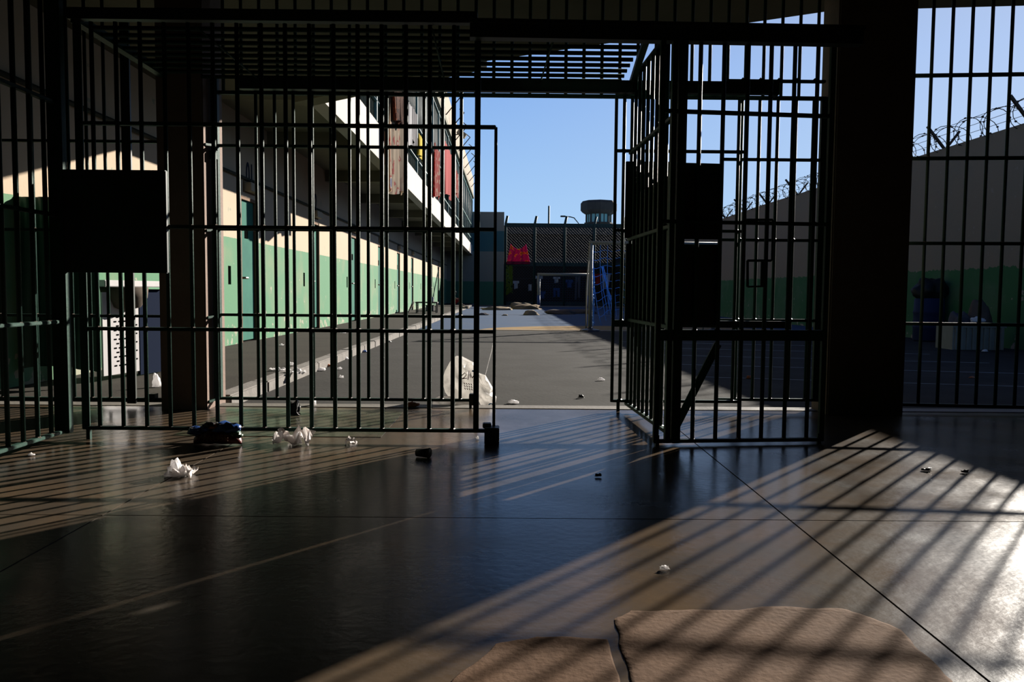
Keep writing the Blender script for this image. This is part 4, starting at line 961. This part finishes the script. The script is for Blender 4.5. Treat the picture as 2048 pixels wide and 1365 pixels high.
# snack wrapper in front of the gate
wp = G(436, 890); wrp = thing('snack_wrapper', wp, 'large red and blue snack wrapper lying before the gate with the lock plate', 'wrapper')
s_ = wp.y / FPX
mb = MB(); rows = []
nL, nR = 26, 12
for i in range(nL + 1):
    t = i / nL; x = (t - 0.5) * 98 * s_; pr = (math.sin(math.pi * min(1, max(0, t))) ** 0.35); 
    for k in range(nR):
        a = 2 * math.pi * k / nR; q = 1 + 0.22 * mnoise.noise(Vector((t * 7, math.cos(a) * 1.6, math.sin(a) * 1.6)))
        mb.v.append(wp + Vector((x, 0.07 * pr * q * math.cos(a), 0.002 + max(0, 0.048 * pr * (1 + 0.9 * math.sin(a) * q) ))))
mb.f = [(i * nR + k, i * nR + (k + 1) % nR, (i + 1) * nR + (k + 1) % nR, (i + 1) * nR + k) for i in range(nL) for k in range(nR)]
wbo = part('wrapper_body', mb, 'redfilm', wrp, smooth=True)
for (du, dz, sc_, mt, nm, sd_) in ((-40, 0.078, 0.032, 'bluefilm', 'blue_fold', 1), (-20, 0.09, 0.028, 'bluefilm', 'blue_fold', 2), (18, 0.098, 0.045, 'bluefilm', 'blue_fold', 3), (-4, 0.10, 0.026, 'orange', 'orange_fold', 4), (33, 0.06, 0.03, 'greenfilm', 'green_fold', 5), (-12, 0.112, 0.026, 'darkscrap', 'black_fold', 6)):
    bm = bmesh.new(); bmesh.ops.create_icosphere(bm, subdivisions=3, radius=1); mm = MB()
    for v_ in bm.verts:
        p = v_.co; q = 1 + 0.55 * mnoise.noise(p * 2.2 + Vector((sd_ * 2.3, 0, 0))); v_.co = Vector((p.x * sc_ * 1.6 * q, p.y * sc_ * q, p.z * sc_ * 0.75 * q))
    mm.add([v_.co + wp + Vector((du * s_, -0.01, dz)) for v_ in bm.verts], [tuple(x.index for x in f.verts) for f in bm.faces]); bm.free(); part(nm, mm, mt, wrp, smooth=True)
text('WAUSE', wp + Vector((0.0, -0.083, 0.052)), 0.052, 'reveal', (R(80), 0, 0), 'lettering', wbo, 0.001)
# sheets and scraps
def sheet(name, mt, label, u, v, wd, dp, seed, z=0.0, curl=0.06, cat='litter', group=None, rz=0.0):
    c = G(u, v, z); nx, ny = 14, 10; mb = MB(); cs, sn = math.cos(rz), math.sin(rz)
    for off in (0, 0.0015):
        vs = []
        for j in range(ny + 1):
            for i in range(nx + 1):
                x, y = (i / nx - 0.5) * wd, (j / ny - 0.5) * dp
                h = curl * (0.5 + mnoise.noise(Vector((x * 9 / max(wd, .1) * .5, y * 7 / max(dp, .1) * .5, seed)))) + 0.35 * curl * mnoise.noise(Vector((i * .6, j * .6, seed * 3)))
                k = 1 + 0.25 * mnoise.noise(Vector((i * .5, j * .5, seed + 9)))
                vs.append(c + Vector(((x * cs - y * sn) * k, (x * sn + y * cs) * k, max(0.001, h) + off)))
        fs = [(j * (nx + 1) + i, j * (nx + 1) + i + 1, (j + 1) * (nx + 1) + i + 1, (j + 1) * (nx + 1) + i) for j in range(ny) for i in range(nx)]
        mb.add(vs, fs if off else [f[::-1] for f in fs])
    return single(name, mb, mt, label, cat, group, smooth=False)
def crump(name, mt, label, u, v, wd, dp, ht, seed, z=0.0, amp=0.7): return heap(name, mt, label, 'litter', u, v, wd, dp, ht, seed, None, z, amp)
crump('tissue_scrap', 'paper', 'crumpled white tissue on the striped floor left of centre', 352, 953, 0.085, 0.07, 0.055, 12)
sheet('film_scrap', 'clear', 'clear film beside the white crumpled tissue', 368, 953, 0.10, 0.09, 3, curl=0.05)
sheet('film_scrap', 'clear', 'clear crumpled film on the floor right of the snack wrapper', 588, 888, 0.20, 0.14, 4, curl=0.09)
crump('tissue_scrap', 'paper', 'white fleck inside the clear crumpled film', 597, 889, 0.04, 0.03, 0.05, 2)
sheet('film_scrap', 'clear', 'small clear film scrap under the middle of the first gate', 702, 888, 0.06, 0.05, 6, curl=0.04)
crump('foil_scrap', 'orange', 'tiny orange scrap just under the first gate', 616, 875, 0.03, 0.02, 0.015, 5)
crump('wrapper_scrap', 'darkscrap', 'dark crumpled wrapper between the two gates', 589, 831, 0.085, 0.07, 0.07, 7)
crump('paper_ball', 'paper', 'white paper ball by the sill between the gates', 626, 812, 0.045, 0.045, 0.045, 8, amp=0.3)
crump('wrapper_scrap', 'orange', 'red and white wrapper scrap on the sill left of the carrier bag', 823, 815, 0.085, 0.05, 0.03, 9)
cupc = G(846, 916); t_ = thing('plastic_cup', cupc, 'dark plastic cup lying in shadow left of the roller block', 'cup')
part('cup_body', MB().tube([cupc + Vector((-0.035, 0.02, 0.022)), cupc + Vector((0.03, -0.01, 0.027))], [0.019, 0.026], 14), 'darkscrap', t_, smooth=True)
part('cup_lid', MB().tube([cupc + Vector((0.03, -0.01, 0.027)), cupc + Vector((0.034, -0.012, 0.027))], [0.028, 0.028], 14), 'lampbox', t_, smooth=True)
crump('tissue_scrap', 'paper', 'tiny white crumb near the roller block of the first gate', 955, 880, 0.015, 0.012, 0.012, 10)
sheet('paper_sheet', 'paper', 'white paper sheet draped over the kerb', 592, 750, 0.16, 0.24, 1, z=ZK - 0.02, curl=0.06, rz=0.5)
sheet('paper_sheet', 'paper', 'narrow white paper strip on the sidewalk left of the draped sheet', 556, 742, 0.14, 0.09, 2, z=ZK, curl=0.03)
crump('paper_scrap', 'paper', 'small white roll on the sidewalk above the draped sheet', 583, 732, 0.08, 0.04, 0.03, 3, z=ZK)
for i, (u, v, sz, mt, lb) in enumerate(((640, 742, 0.12, 'paper', 'flat white scrap at the kerb foot, largest of the row'), (653, 734, 0.10, 'orange', 'rusty red scrap at the kerb foot'), (678, 740, 0.06, 'paper', 'small white scrap out on the yard right of the red one'),
        (690, 719, 0.09, 'paper', 'white scrap at the kerb foot farther along'), (728, 705, 0.12, 'bluefilm', 'blue scrap at the kerb foot'), (545, 770, 0.07, 'paper', 'white crumb at the kerb foot nearest the gate'), (777, 685, 0.10, 'darkscrap', 'dark leaf against the kerb'),
        (683, 757, 0.05, 'paper', 'lone white fleck on the grey yard behind the bars'), (685, 667, 0.10, 'paper', 'white scrap on the sidewalk near the second door'), (563, 692, 0.06, 'paper', 'white fleck on the sidewalk near the first door'), (1203, 762, 0.07, 'paper', 'white fleck on the yard left of the sliding gate'), (1026, 808, 0.09, 'paper', 'white smear of paper on the threshold right of the carrier bag'), (1162, 797, 0.05, 'darkscrap', 'brown leaf near the threshold of the opening'), (1500, 758, 0.08, 'orange', 'dry leaf on the shaded yard behind the open gate'),
        (930, 618, 0.4, 'tancloth', 'tan scrap on the sidewalk beyond the low table'))):
    zz = ZK if i in (8, 9, 14) else ZO
    crump('litter_scrap', mt, lb, u, v, sz, sz * 0.6, 0.022 if mt != 'tancloth' else 0.1, i + 20, z=zz + 0.001)
for i, (u, v, s2, lb) in enumerate(((1328, 1142, 0.03, 'pale fleck in the striped sunlight on the floor'), (1196, 955, 0.03, 'dark scrap in the blue sheen of the floor'), (1930, 947, 0.035, 'dark pellet in the shade at right, on the polished floor'), (1853, 943, 0.05, 'dark green leaf scrap in the shade at right on the floor'), (62, 913, 0.03, 'white fleck by the side screen at far left'))):
    crump('litter_scrap', 'paper' if i in (0, 4) else 'darkscrap', lb, u, v, s2, s2 * 0.6, 0.01, i + 60)
